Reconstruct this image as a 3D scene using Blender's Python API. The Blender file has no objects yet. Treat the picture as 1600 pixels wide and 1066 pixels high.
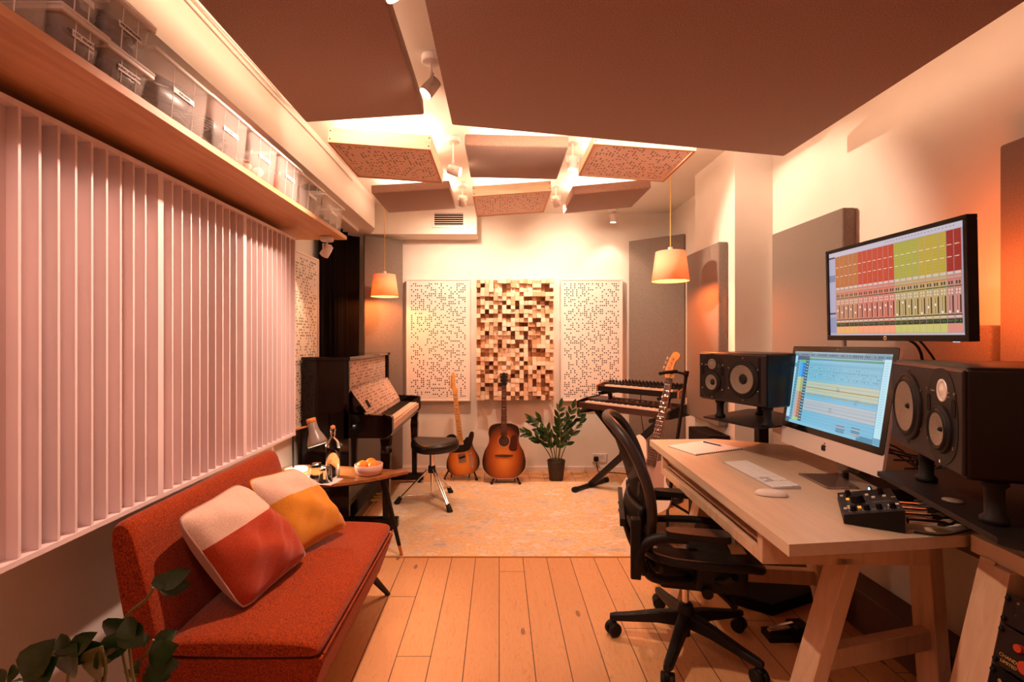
import bpy, bmesh, math, random
from mathutils import Vector, Matrix, Euler

PI = math.pi
R = math.radians
scn = bpy.context.scene
COL = scn.collection
random.seed(7)

# ------------------------------------------------------------------ camera
cam_d = bpy.data.cameras.new('camera')
cam = bpy.data.objects.new('camera', cam_d)
COL.objects.link(cam)
cam_d.sensor_width = 36.0
cam_d.lens = 17.1
cam_d.shift_x = 20 / 1600
cam_d.shift_y = -3 / 1600
cam_d.clip_start = 0.05
cam.location = (0, 0, 1.35)
cam.rotation_euler = (R(90), 0, 0)
scn.camera = cam

# ------------------------------------------------------------------ world and exposure
w = bpy.data.worlds.new('world'); scn.world = w; w.use_nodes = True
w.node_tree.nodes['Background'].inputs[0].default_value = (1.0, 0.55, 0.35, 1)
w.node_tree.nodes['Background'].inputs[1].default_value = 0.05
scn.view_settings.view_transform = 'Standard'
scn.view_settings.look = 'None'
scn.view_settings.gamma = 1
scn.view_settings.use_curve_mapping = False
scn.view_settings.exposure = 0.10
try:
    scn.cycles.max_bounces = 12
    scn.cycles.sample_clamp_indirect = 4.0
    scn.cycles.caustics_reflective = False
    scn.cycles.caustics_refractive = False
except Exception:
    pass

WARM = (1.0, 0.68, 0.48)
SALMON = (1.0, 0.47, 0.28)
AMBER = (1.0, 0.34, 0.09)

def light(name, kind, loc, energy, color, rot=(0, 0, 0), size=0.1, size_y=None, aim=None, angle=60, blend=0.6, spread=None):
    d = bpy.data.lights.new(name, kind); d.energy = energy; d.color = color
    if kind == 'AREA':
        d.size = size
        if size_y: d.shape = 'RECTANGLE'; d.size_y = size_y
        if spread: d.spread = R(spread)
    elif kind == 'SPOT':
        d.spot_size = R(angle); d.spot_blend = blend; d.shadow_soft_size = size
    else:
        d.shadow_soft_size = size
    o = bpy.data.objects.new(name, d); COL.objects.link(o); o.location = loc; o.rotation_euler = rot
    if aim is not None:
        o.rotation_euler = (Vector(aim) - Vector(loc)).to_track_quat('-Z', 'Y').to_euler()
    return o

# warm led strips lying on top of the hung clouds, washing the ceiling
for i, (x0, x1, y0, y1, z, e) in enumerate([
        (-0.95, -0.45, 1.0, 2.40, 2.565, 34), (-0.10, 1.40, 1.2, 2.45, 2.50, 30),
        (-0.93, -0.42, 2.85, 3.30, 2.56, 7), (-0.15, 0.35, 2.85, 3.30, 2.57, 4), (0.60, 1.10, 2.90, 3.35, 2.57, 6),
        (-0.93, -0.42, 3.78, 4.20, 2.585, 10), (-0.15, 0.35, 3.75, 4.22, 2.57, 6), (0.60, 1.05, 3.75, 4.20, 2.56, 7)]):
    light('cloud_led', 'AREA', ((x0 + x1) / 2, (y0 + y1) / 2, z), e, WARM, rot=(PI, 0, 0), size=x1 - x0, size_y=y1 - y0)
# led strips along the far edges of the two big clouds, facing the back of the room
light('edge_led', 'AREA', (-0.69, 2.515, 2.525), 2.6, WARM, rot=(R(105), 0, 0), size=0.55, size_y=0.03)
light('edge_led', 'AREA', (0.62, 2.615, 2.455), 8, WARM, rot=(R(105), R(-5), 0), size=1.6, size_y=0.03)
# unseen fill lights added near the ceiling to brighten slats, sofa and desk
light('rear_fill_light', 'AREA', (0.5, -0.9, 2.60), 4, SALMON, size=0.5, size_y=0.5)
light('rear_fill_light', 'AREA', (-0.45, 0.15, 2.60), 9, (1.0, 0.50, 0.40), size=0.3, size_y=0.3)

# ------------------------------------------------------------------ object helpers
def tag(o, label=None, cat=None, group=None, kind=None):
    if label: o['label'] = label
    if cat: o['category'] = cat
    if group: o['group'] = group
    if kind: o['kind'] = kind
    return o

def thing(name, label, cat, loc=(0, 0, 0), rz=0.0, group=None, rot=None):
    o = bpy.data.objects.new(name, None); COL.objects.link(o)
    o.empty_display_size = 0.05
    o.location = loc; o.rotation_euler = rot if rot else (0, 0, rz)
    return tag(o, label, cat, group)

def copy_tree(o, parent=None):
    c = o.copy(); COL.objects.link(c)
    if parent is not None: c.parent = parent
    for ch in list(o.children): copy_tree(ch, c)
    return c

class MB:
    def __init__(s, M=None):
        s.v = []; s.f = []; s.m = []; s.s = []; s.M = M or Matrix()
    def add(s, vs, fs, mi=0, sm=False, M=None):
        b = len(s.v); T = s.M @ M if M is not None else s.M
        s.v += [T @ Vector(p) for p in vs]
        for f in fs:
            s.f.append([b + i for i in f]); s.m.append(mi); s.s.append(sm)
        return s
    def box(s, c, d, mi=0, rot=None, M=None):
        x, y, z = d[0] / 2, d[1] / 2, d[2] / 2
        vs = [(-x, -y, -z), (x, -y, -z), (x, y, -z), (-x, y, -z), (-x, -y, z), (x, -y, z), (x, y, z), (-x, y, z)]
        fs = [(3, 2, 1, 0), (4, 5, 6, 7), (0, 1, 5, 4), (1, 2, 6, 5), (2, 3, 7, 6), (3, 0, 4, 7)]
        T = Matrix.Translation(c)
        if rot is not None: T = T @ Euler(rot).to_matrix().to_4x4()
        if M is not None: T = M @ T
        return s.add(vs, fs, mi, False, T)
    def bx(s, x0, x1, y0, y1, z0, z1, mi=0):
        return s.box(((x0 + x1) / 2, (y0 + y1) / 2, (z0 + z1) / 2), (x1 - x0, y1 - y0, z1 - z0), mi)
    def beam(s, p, q, wd, hd, mi=0, up=(0, 0, 1)):
        p = Vector(p); q = Vector(q); d = q - p; L = d.length; d.normalize(); u = Vector(up)
        a = d.cross(u)
        if a.length < 1e-4: a = d.cross(Vector((0, 1, 0)))
        a.normalize(); b = a.cross(d).normalized()
        T = Matrix((a, d, b)).transposed().to_4x4(); T.translation = (p + q) / 2
        return s.box((0, 0, 0), (wd, L, hd), mi, M=T)
    def loft(s, rings, mi=0, sm=True, caps=True, closed=True):
        n = len(rings[0]); vs = [p for r in rings for p in r]; fs = []
        for i in range(len(rings) - 1):
            for j in range(n if closed else n - 1):
                k = (j + 1) % n
                fs.append((i * n + j, i * n + k, (i + 1) * n + k, (i + 1) * n + j))
        s.add(vs, fs, mi, sm)
        if caps:
            s.add(rings[0], [tuple(range(n))[::-1]], mi, False)
            s.add(rings[-1], [tuple(range(n))], mi, False)
        return s
    def tube(s, pts, r, n=8, mi=0, caps=True):
        pts = [Vector(p) for p in pts]; rr = r if isinstance(r, (list, tuple)) else [r] * len(pts)
        rings = []; prev = None
        for i, p in enumerate(pts):
            d = (pts[min(i + 1, len(pts) - 1)] - pts[max(i - 1, 0)])
            if d.length < 1e-9: d = Vector((0, 0, 1))
            d.normalize()
            if prev is None:
                a = d.cross(Vector((0, 0, 1)))
                if a.length < 0.05: a = d.cross(Vector((0, 1, 0)))
            else:
                a = prev - d * prev.dot(d)
                if a.length < 1e-5: a = d.cross(Vector((0, 1, 0)))
            a.normalize(); prev = a; b = d.cross(a)
            rings.append([p + (a * math.cos(t) + b * math.sin(t)) * rr[i] for t in [2 * PI * k / n for k in range(n)]])
        return s.loft(rings, mi, True, caps)
    def cyl(s, p, q, r0, r1=None, n=20, mi=0):
        return s.tube([p, q], [r0, r0 if r1 is None else r1], n, mi)
    def lathe(s, prof, n=28, mi=0, M=None, sm=True, sx=1, sy=1):
        vs = []; fs = []
        for r, z in prof:
            for k in range(n):
                t = 2 * PI * k / n; vs.append((r * math.cos(t) * sx, r * math.sin(t) * sy, z))
        for i in range(len(prof) - 1):
            for k in range(n):
                j = (k + 1) % n; fs.append((i * n + k, i * n + j, (i + 1) * n + j, (i + 1) * n + k))
        return s.add(vs, fs, mi, sm, M)
    def prism(s, poly, z0, z1, mi=0, M=None, side=None, sm=False):
        n = len(poly); vs = [(x, y, z0) for x, y in poly] + [(x, y, z1) for x, y in poly]
        s.add(vs, [tuple(range(n))[::-1], tuple(range(n, 2 * n))], mi, False, M)
        s.add(vs, [(i, (i + 1) % n, n + (i + 1) % n, n + i) for i in range(n)], mi if side is None else side, sm, M)
        return s
    def ball(s, c, r, n=14, mi=0, M=None):
        if not isinstance(r, (list, tuple)): r = (r, r, r)
        vs = []; fs = []; m = n // 2
        for i in range(m + 1):
            a = PI * i / m
            for k in range(n):
                t = 2 * PI * k / n
                vs.append((c[0] + r[0] * math.sin(a) * math.cos(t), c[1] + r[1] * math.sin(a) * math.sin(t), c[2] - r[2] * math.cos(a)))
        for i in range(m):
            for k in range(n):
                j = (k + 1) % n; fs.append((i * n + k, i * n + j, (i + 1) * n + j, (i + 1) * n + k))
        return s.add(vs, fs, mi, True, M)
    def grid(s, fn, nu, nv, mi=0, sm=True, M=None):
        vs = [fn(i / nu, j / nv) for i in range(nu + 1) for j in range(nv + 1)]
        fs = [(i * (nv + 1) + j, (i + 1) * (nv + 1) + j, (i + 1) * (nv + 1) + j + 1, i * (nv + 1) + j + 1) for i in range(nu) for j in range(nv)]
        return s.add(vs, fs, mi, sm, M)
    def build(s, name, mats, parent=None, bevel=0, seg=2, weld=False, fix=True, solid=0, sub=0):
        me = bpy.data.meshes.new(name)
        me.from_pydata([tuple(p) for p in s.v], [], s.f)
        if not isinstance(mats, (list, tuple)): mats = [mats]
        for m in mats: me.materials.append(m)
        for p, mi, sm in zip(me.polygons, s.m, s.s):
            p.material_index = mi; p.use_smooth = sm
        if weld or fix:
            b = bmesh.new(); b.from_mesh(me)
            if weld: bmesh.ops.remove_doubles(b, verts=b.verts, dist=1e-5)
            if fix: bmesh.ops.recalc_face_normals(b, faces=b.faces)
            b.to_mesh(me); b.free()
        o = bpy.data.objects.new(name, me); COL.objects.link(o)
        if parent is not None: o.parent = parent
        if solid:
            m = o.modifiers.new('solid', 'SOLIDIFY'); m.thickness = solid; m.offset = 0
        if bevel:
            m = o.modifiers.new('bevel', 'BEVEL'); m.width = bevel; m.segments = seg; m.limit_method = 'ANGLE'; m.angle_limit = R(38)
            if seg > 2:
                for p in me.polygons: p.use_smooth = True
                m.harden_normals = False
        if sub:
            m = o.modifiers.new('sub', 'SUBSURF'); m.levels = sub; m.render_levels = sub
            for p in me.polygons: p.use_smooth = True
        return o

def one(name, mb, mats, label, cat, group=None, kind=None, **k):
    return tag(mb.build(name, mats, None, **k), label, cat, group, kind)

def struct(name, mb, mats, **k):
    return tag(mb.build(name, mats, None, **k), kind='structure')

def curve_pts(ctrl, n=24):
    """catmull-rom through control points"""
    P = [Vector(p) for p in ctrl]; P = [2 * P[0] - P[1]] + P + [2 * P[-1] - P[-2]]
    out = []; seg = len(P) - 3
    for i in range(n + 1):
        t = i / n * seg; k = min(int(t), seg - 1); t -= k
        a, b, c, d = P[k:k + 4]
        out.append(0.5 * ((2 * b) + (c - a) * t + (2 * a - 5 * b + 4 * c - d) * t * t + (3 * b - a - 3 * c + d) * t ** 3))
    return out

def smooth2(ctrl, n=60):
    """closed catmull-rom outline in 2d"""
    m = len(ctrl); out = []
    for i in range(n):
        t = i / n * m; k = int(t); t -= k
        a, b, c, d = [Vector(ctrl[(k + q) % m]) for q in (-1, 0, 1, 2)]
        p = 0.5 * ((2 * b) + (c - a) * t + (2 * a - 5 * b + 4 * c - d) * t * t + (3 * b - a - 3 * c + d) * t ** 3)
        out.append((p.x, p.y))
    return out

def text(s, name, mat, parent, loc, rot, size, align='LEFT', ext=0.0003):
    c = bpy.data.curves.new(name, 'FONT'); c.body = s; c.size = size; c.extrude = ext; c.align_x = align; c.align_y = 'CENTER'
    c.materials.append(mat)
    tmp = bpy.data.objects.new('lettering_source', c); COL.objects.link(tmp)
    me = bpy.data.meshes.new_from_object(tmp.evaluated_get(bpy.context.evaluated_depsgraph_get()))
    bpy.data.objects.remove(tmp); me.name = name
    o = bpy.data.objects.new(name, me); COL.objects.link(o); o.parent = parent; o.location = loc; o.rotation_euler = rot
    return o

# ------------------------------------------------------------------ materials
def newmat(name):
    m = bpy.data.materials.new(name); m.use_nodes = True
    return m, m.node_tree.nodes, m.node_tree.links, m.node_tree.nodes['Principled BSDF']

def setp(b, **k):
    for a, v in k.items():
        a = a.replace('_', ' ')
        if a in b.inputs: b.inputs[a].default_value = v

def P(name, col, rough=0.5, metal=0.0, spec=0.5, emit=None, es=1.0, alpha=1.0, trans=0.0, coat=0.0, bump=0.0, bscale=200, var=0.0, vscale=8, ior=1.45, sheen=0.0):
    m, N, L, b = newmat(name)
    b.inputs['Base Color'].default_value = (*col, 1); b.inputs['Roughness'].default_value = rough
    b.inputs['Metallic'].default_value = metal; b.inputs['Specular IOR Level'].default_value = spec
    b.inputs['Alpha'].default_value = alpha; b.inputs['Transmission Weight'].default_value = trans
    b.inputs['Coat Weight'].default_value = coat; b.inputs['IOR'].default_value = ior
    b.inputs['Sheen Weight'].default_value = sheen
    if emit: b.inputs['Emission Color'].default_value = (*emit, 1); b.inputs['Emission Strength'].default_value = es
    if bump or var:
        tc = N.new('ShaderNodeTexCoord')
    if bump:
        n = N.new('ShaderNodeTexNoise'); n.inputs['Scale'].default_value = bscale; n.inputs['Detail'].default_value = 3
        L.new(tc.outputs['Object'], n.inputs['Vector'])
        bp = N.new('ShaderNodeBump'); bp.inputs['Strength'].default_value = bump; bp.inputs['Distance'].default_value = 0.002
        L.new(n.outputs['Fac'], bp.inputs['Height']); L.new(bp.outputs[0], b.inputs['Normal'])
    if var:
        n = N.new('ShaderNodeTexNoise'); n.inputs['Scale'].default_value = vscale; n.inputs['Detail'].default_value = 5
        L.new(tc.outputs['Object'], n.inputs['Vector'])
        r = N.new('ShaderNodeValToRGB'); r.color_ramp.elements[0].position = 0.3; r.color_ramp.elements[1].position = 0.7
        r.color_ramp.elements[0].color = (*[c * (1 - var) for c in col], 1); r.color_ramp.elements[1].color = (*[min(1, c * (1 + var)) for c in col], 1)
        L.new(n.outputs['Fac'], r.inputs[0]); L.new(r.outputs[0], b.inputs['Base Color'])
    return m

def mth(N, L, op, a, b=None, c=None):
    n = N.new('ShaderNodeMath'); n.operation = op
    for i, v in enumerate((a, b, c)):
        if v is None: continue
        if isinstance(v, (int, float)): n.inputs[i].default_value = v
        else: L.new(v, n.inputs[i])
    return n.outputs[0]

def mixc(N, L, f, a, b):
    n = N.new('ShaderNodeMix'); n.data_type = 'RGBA'
    if isinstance(f, (int, float)): n.inputs[0].default_value = f
    else: L.new(f, n.inputs[0])
    for i, v in ((6, a), (7, b)):
        if isinstance(v, tuple): n.inputs[i].default_value = (*v[:3], 1)
        else: L.new(v, n.inputs[i])
    return n.outputs[2]

def fabric(name, col, dark=0.72, scale=900, rough=0.95, bump=0.5, sheen=0.2):
    m, N, L, b = newmat(name)
    tc = N.new('ShaderNodeTexCoord')
    n = N.new('ShaderNodeTexNoise'); n.inputs['Scale'].default_value = scale * 0.3; n.inputs['Detail'].default_value = 4
    L.new(tc.outputs['Object'], n.inputs['Vector'])
    r = N.new('ShaderNodeValToRGB'); r.color_ramp.elements[0].position = 0.35; r.color_ramp.elements[1].position = 0.65
    r.color_ramp.elements[0].color = (*[c * dark for c in col], 1); r.color_ramp.elements[1].color = (*[min(1, c * 1.12) for c in col], 1)
    L.new(n.outputs['Fac'], r.inputs[0]); L.new(r.outputs[0], b.inputs['Base Color'])
    bp = N.new('ShaderNodeBump'); bp.inputs['Strength'].default_value = bump; bp.inputs['Distance'].default_value = 0.0015
    L.new(n.outputs['Fac'], bp.inputs['Height']); L.new(bp.outputs[0], b.inputs['Normal'])
    setp(b, Roughness=rough, Sheen_Weight=sheen); b.inputs['Specular IOR Level'].default_value = 0.15
    return m

def wood(name, c1, c2, axis='Y', scale=1.0, rough=0.5, knots=0.0, coat=0.0):
    m, N, L, b = newmat(name)
    tc = N.new('ShaderNodeTexCoord'); mp = N.new('ShaderNodeMapping')
    st = {'X': (1.2, 14, 14), 'Y': (14, 1.2, 14), 'Z': (14, 14, 1.2)}[axis]
    mp.inputs['Scale'].default_value = tuple(a * scale for a in st)
    L.new(tc.outputs['Object'], mp.inputs['Vector'])
    n = N.new('ShaderNodeTexNoise'); n.inputs['Scale'].default_value = 1.6; n.inputs['Detail'].default_value = 7; n.inputs['Distortion'].default_value = 1.3
    L.new(mp.outputs[0], n.inputs['Vector'])
    r = N.new('ShaderNodeValToRGB'); r.color_ramp.elements[0].position = 0.32; r.color_ramp.elements[1].position = 0.62
    r.color_ramp.elements[0].color = (*c1, 1); r.color_ramp.elements[1].color = (*c2, 1)
    L.new(n.outputs['Fac'], r.inputs[0]); L.new(r.outputs[0], b.inputs['Base Color'])
    setp(b, Roughness=rough, Coat_Weight=coat)
    return m

def perforated(name, face, au, av, pitch=0.02, thr=0.60, hole=0.30, holecol=(0.004, 0.001, 0.001), margin=None, rough=0.6):
    """painted board with square holes on a random raster; au/av = object axes of the face"""
    m, N, L, b = newmat(name)
    tc = N.new('ShaderNodeTexCoord'); sp = N.new('ShaderNodeSeparateXYZ'); L.new(tc.outputs['Object'], sp.inputs[0])
    U = mth(N, L, 'DIVIDE', sp.outputs[au], pitch); V = mth(N, L, 'DIVIDE', sp.outputs[av], pitch)
    cu = mth(N, L, 'FLOOR', U); cv = mth(N, L, 'FLOOR', V)
    cx = N.new('ShaderNodeCombineXYZ'); L.new(cu, cx.inputs[0]); L.new(cv, cx.inputs[1])
    oi = N.new('ShaderNodeObjectInfo'); L.new(oi.outputs['Random'], cx.inputs[2])
    wn = N.new('ShaderNodeTexWhiteNoise'); wn.noise_dimensions = '3D'; L.new(cx.outputs[0], wn.inputs['Vector'])
    on = mth(N, L, 'GREATER_THAN', wn.outputs['Value'], thr)
    fu = mth(N, L, 'ABSOLUTE', mth(N, L, 'SUBTRACT', mth(N, L, 'FRACT', U), 0.5)); fv = mth(N, L, 'ABSOLUTE', mth(N, L, 'SUBTRACT', mth(N, L, 'FRACT', V), 0.5))
    k = mth(N, L, 'MULTIPLY', mth(N, L, 'LESS_THAN', fu, hole), mth(N, L, 'LESS_THAN', fv, hole))
    k = mth(N, L, 'MULTIPLY', k, on)
    if margin:
        k = mth(N, L, 'MULTIPLY', k, mth(N, L, 'LESS_THAN', mth(N, L, 'ABSOLUTE', sp.outputs[au]), margin[0]))
        k = mth(N, L, 'MULTIPLY', k, mth(N, L, 'LESS_THAN', mth(N, L, 'ABSOLUTE', sp.outputs[av]), margin[1]))
    L.new(mixc(N, L, k, face, holecol), b.inputs['Base Color']); setp(b, Roughness=rough)
    return m

M = {}
M['wall'] = P('wall_paint', (0.80, 0.73, 0.66), 0.7, bump=0.15, bscale=60, var=0.04, vscale=3)
M['ceil'] = P('ceiling_paint', (0.84, 0.78, 0.70), 0.8)
M['white'] = P('white_paint', (0.80, 0.70, 0.66), 0.45)
M['slat'] = P('slat_paint', (0.86, 0.72, 0.71), 0.5, var=0.03, vscale=4)
M['taupe'] = fabric('taupe_fabric', (0.225, 0.180, 0.150))
M['cloud'] = fabric('cloud_fabric', (0.34, 0.195, 0.145), scale=700)
M['black'] = P('black_plastic', (0.008, 0.006, 0.006), 0.5, spec=0.3)
M['blackmat'] = P('black_matte', (0.006, 0.004, 0.004), 0.75, spec=0.2)
M['blackgloss'] = P('black_lacquer', (0.004, 0.002, 0.002), 0.06, spec=0.35)
M['darkmetal'] = P('dark_metal', (0.010, 0.008, 0.008), 0.45, spec=0.35)
M['chrome'] = P('chrome', (0.85, 0.80, 0.76), 0.15, metal=1.0)
M['alu'] = P('aluminium', (0.78, 0.72, 0.70), 0.38, metal=0.35)
M['sofa'] = fabric('rust_wool', (0.38, 0.047, 0.003), dark=0.32, scale=850, sheen=0.15)
M['cream'] = fabric('cream_wool', (0.70, 0.48, 0.36), dark=0.85)
M['rustw'] = fabric('rust_linen', (0.42, 0.050, 0.014), dark=0.75)
M['mustard'] = fabric('mustard_linen', (0.62, 0.25, 0.025), dark=0.88)
M['mauve'] = fabric('mauve_linen', (0.42, 0.24, 0.19), dark=0.9)
M['pine'] = wood('pine', (0.60, 0.36, 0.19), (0.78, 0.54, 0.33), 'X', rough=0.5)
M['pineY'] = wood('pine_y', (0.60, 0.36, 0.19), (0.78, 0.54, 0.33), 'Y', rough=0.5)
M['desk'] = wood('desk_whitewash', (0.66, 0.48, 0.34), (0.72, 0.54, 0.39), 'Y', rough=0.40)
M['deskleg'] = wood('desk_leg', (0.60, 0.38, 0.24), (0.70, 0.48, 0.32), 'Z', rough=0.5)
M['shelf'] = wood('shelf_ply', (0.55, 0.27, 0.13), (0.68, 0.36, 0.19), 'Y', rough=0.55)
M['shelfedge'] = P('shelf_edge', (0.70, 0.52, 0.42), 0.5)
M['frame'] = wood('panel_frame', (0.74, 0.56, 0.38), (0.86, 0.70, 0.50), 'X', rough=0.55)
M['teak'] = wood('teak', (0.22, 0.075, 0.022), (0.40, 0.16, 0.055), 'X', rough=0.3, coat=0.3)
M['walnut'] = wood('walnut', (0.09, 0.035, 0.015), (0.17, 0.07, 0.03), 'X', rough=0.35)
M['rose'] = P('rosewood', (0.085, 0.030, 0.015), 0.7, spec=0.2, var=0.2, vscale=30)
M['maple'] = P('maple', (0.72, 0.36, 0.10), 0.3, var=0.08, vscale=20)
M['ivory'] = P('ivory', (0.86, 0.74, 0.62), 0.3)
M['curtain'] = P('black_velvet', (0.006, 0.004, 0.003), 0.95, spec=0.02)
M['glass'] = P('glass', (1, 1, 1), 0.02, trans=1.0, ior=1.45)
M['thinglass'] = P('thin_glass', (1, 1, 1), 0.03, trans=1.0, ior=1.18)
M['water'] = P('water', (1, 1, 1), 0.0, trans=1.0, ior=1.33)
M['plastic'] = P('clear_plastic', (0.95, 0.88, 0.82), 0.25, alpha=0.17)
M['plasticrim'] = P('clear_plastic_rim', (0.95, 0.88, 0.82), 0.3, alpha=0.68)
M['label'] = P('label_paper', (0.85, 0.78, 0.74), 0.6)
M['ink'] = P('ink', (0.01, 0.01, 0.012), 0.6)
M['leaf'] = P('leaf', (0.018, 0.050, 0.010), 0.25, var=0.3, vscale=20, coat=0.2)
M['leafy'] = P('leaf_yellowing', (0.12, 0.11, 0.015), 0.35, var=0.2, vscale=20)
M['stem'] = P('stem', (0.16, 0.14, 0.04), 0.5)
M['pot'] = P('plant_pot', (0.030, 0.017, 0.014), 0.5)
M['soil'] = P('soil', (0.02, 0.012, 0.008), 0.95)
M['cone'] = P('speaker_cone', (0.20, 0.15, 0.115), 0.55, bump=0.6, bscale=500, var=0.25, vscale=300)
M['spk'] = P('speaker_satin', (0.016, 0.009, 0.008), 0.45, spec=0.35)
M['spkside'] = P('speaker_side', (0.008, 0.003, 0.002), 0.35, spec=0.3)
M['rubber'] = P('rubber', (0.008, 0.006, 0.006), 0.6, spec=0.3)
M['mesh'] = P('chair_mesh', (0.012, 0.008, 0.007), 0.7, alpha=0.80, spec=0.2)
M['red'] = P('red_plastic', (0.50, 0.05, 0.02), 0.4)
M['cable'] = P('cable_black', (0.012, 0.009, 0.009), 0.5)
M['cord'] = P('gold_cord', (0.62, 0.36, 0.08), 0.5)
M['cap'] = P('orange_cork', (0.80, 0.30, 0.07), 0.6)
M['grey'] = P('grey_enamel', (0.27, 0.22, 0.19), 0.3)
M['paper'] = P('paper', (0.86, 0.80, 0.78), 0.7)
M['bowl'] = P('pink_ceramic', (0.80, 0.55, 0.50), 0.25, coat=0.3)
M['orange'] = P('orange_peel', (0.90, 0.28, 0.02), 0.4, bump=0.3, bscale=300)
M['shade'] = P('lamp_shade', (0.90, 0.62, 0.42), 0.8, trans=0.0)
_m = M['shade']; _b = _m.node_tree.nodes['Principled BSDF']
_t = _m.node_tree.nodes.new('ShaderNodeBsdfTranslucent'); _t.inputs[0].default_value = (1.0, 0.60, 0.34, 1)
_x = _m.node_tree.nodes.new('ShaderNodeMixShader'); _x.inputs[0].default_value = 0.35
_m.node_tree.links.new(_b.outputs[0], _x.inputs[1]); _m.node_tree.links.new(_t.outputs[0], _x.inputs[2])
_m.node_tree.links.new(_x.outputs[0], _m.node_tree.nodes['Material Output'].inputs[0])
M['bulb'] = P('bulb', (1, 0.8, 0.6), 0.5, emit=(1.0, 0.72, 0.42), es=14)
M['bulbhot'] = P('bulb_spot', (1, 0.8, 0.6), 0.5, emit=(1.0, 0.80, 0.55), es=22)

_em = {}
def E(col, s=1.0):
    k = (round(col[0], 3), round(col[1], 3), round(col[2], 3), s)
    if k not in _em:
        m, N, L, b = newmat('screen_pixels')
        b.inputs['Base Color'].default_value = (0.01, 0.01, 0.01, 1); b.inputs['Roughness'].default_value = 0.3
        b.inputs['Emission Color'].default_value = (*col, 1); b.inputs['Emission Strength'].default_value = s
        _em[k] = m
    return _em[k]
# ------------------------------------------------------------------ floor boards
def floor_mat():
    m, N, L, b = newmat('pine_boards')
    tc = N.new('ShaderNodeTexCoord'); sp = N.new('ShaderNodeSeparateXYZ'); L.new(tc.outputs['Object'], sp.inputs[0])
    X, Y = sp.outputs[0], sp.outputs[1]
    U = mth(N, L, 'DIVIDE', X, 0.1457); idx = mth(N, L, 'FLOOR', U); fu = mth(N, L, 'FRACT', U)
    wn = N.new('ShaderNodeTexWhiteNoise'); wn.noise_dimensions = '1D'; L.new(idx, wn.inputs['W'])
    off = mth(N, L, 'MULTIPLY', wn.outputs['Value'], 7.0)
    V = mth(N, L, 'DIVIDE', mth(N, L, 'ADD', Y, off), 2.3); jd = mth(N, L, 'FLOOR', V); fv = mth(N, L, 'FRACT', V)
    cb = N.new('ShaderNodeCombineXYZ'); L.new(idx, cb.inputs[0]); L.new(jd, cb.inputs[1])
    w2 = N.new('ShaderNodeTexWhiteNoise'); w2.noise_dimensions = '3D'; L.new(cb.outputs[0], w2.inputs['Vector'])
    gv = N.new('ShaderNodeCombineXYZ')
    L.new(mth(N, L, 'ADD', mth(N, L, 'MULTIPLY', X, 26.0), mth(N, L, 'MULTIPLY', w2.outputs['Value'], 90.0)), gv.inputs[0])
    L.new(mth(N, L, 'MULTIPLY', Y, 2.2), gv.inputs[1])
    n = N.new('ShaderNodeTexNoise'); n.inputs['Scale'].default_value = 1.0; n.inputs['Detail'].default_value = 6; n.inputs['Distortion'].default_value = 1.6
    L.new(gv.outputs[0], n.inputs['Vector'])
    wv = mth(N, L, 'FRACT', mth(N, L, 'MULTIPLY', n.outputs['Fac'], 9.0))
    ring = N.new('ShaderNodeValToRGB'); e = ring.color_ramp.elements
    e[0].position = 0.0; e[0].color = (0.54, 0.24, 0.095, 1); e[1].position = 0.22; e[1].color = (0.70, 0.36, 0.16, 1)
    L.new(wv, ring.inputs[0])
    tint = mixc(N, L, mth(N, L, 'MULTIPLY', w2.outputs['Value'], 0.45), ring.outputs[0], (0.54, 0.25, 0.10))
    # knots
    kv = N.new('ShaderNodeCombineXYZ'); L.new(mth(N, L, 'MULTIPLY', X, 6.86), kv.inputs[0]); L.new(mth(N, L, 'MULTIPLY', Y, 2.6), kv.inputs[1])
    vo = N.new('ShaderNodeTexVoronoi'); vo.inputs['Scale'].default_value = 1.0; L.new(kv.outputs[0], vo.inputs['Vector'])
    vs = N.new('ShaderNodeSeparateColor'); L.new(vo.outputs['Color'], vs.inputs[0])
    kn = mth(N, L, 'MULTIPLY', mth(N, L, 'LESS_THAN', vo.outputs['Distance'], 0.075), mth(N, L, 'GREATER_THAN', vs.outputs[0], 0.45))
    c = mixc(N, L, mth(N, L, 'MULTIPLY', kn, 0.75), tint, (0.16, 0.065, 0.03))
    gap = mth(N, L, 'MAXIMUM', mth(N, L, 'GREATER_THAN', mth(N, L, 'ABSOLUTE', mth(N, L, 'SUBTRACT', fu, 0.5)), 0.487),
              mth(N, L, 'GREATER_THAN', mth(N, L, 'ABSOLUTE', mth(N, L, 'SUBTRACT', fv, 0.5)), 0.4992))
    c = mixc(N, L, gap, c, (0.05, 0.02, 0.01))
    L.new(c, b.inputs['Base Color'])
    bp = N.new('ShaderNodeBump'); bp.inputs['Strength'].default_value = 0.5; bp.inputs['Distance'].default_value = 0.003
    L.new(mth(N, L, 'SUBTRACT', mth(N, L, 'MULTIPLY', n.outputs['Fac'], 0.15), gap), bp.inputs['Height']); L.new(bp.outputs[0], b.inputs['Normal'])
    setp(b, Roughness=0.42)
    return m

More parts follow.
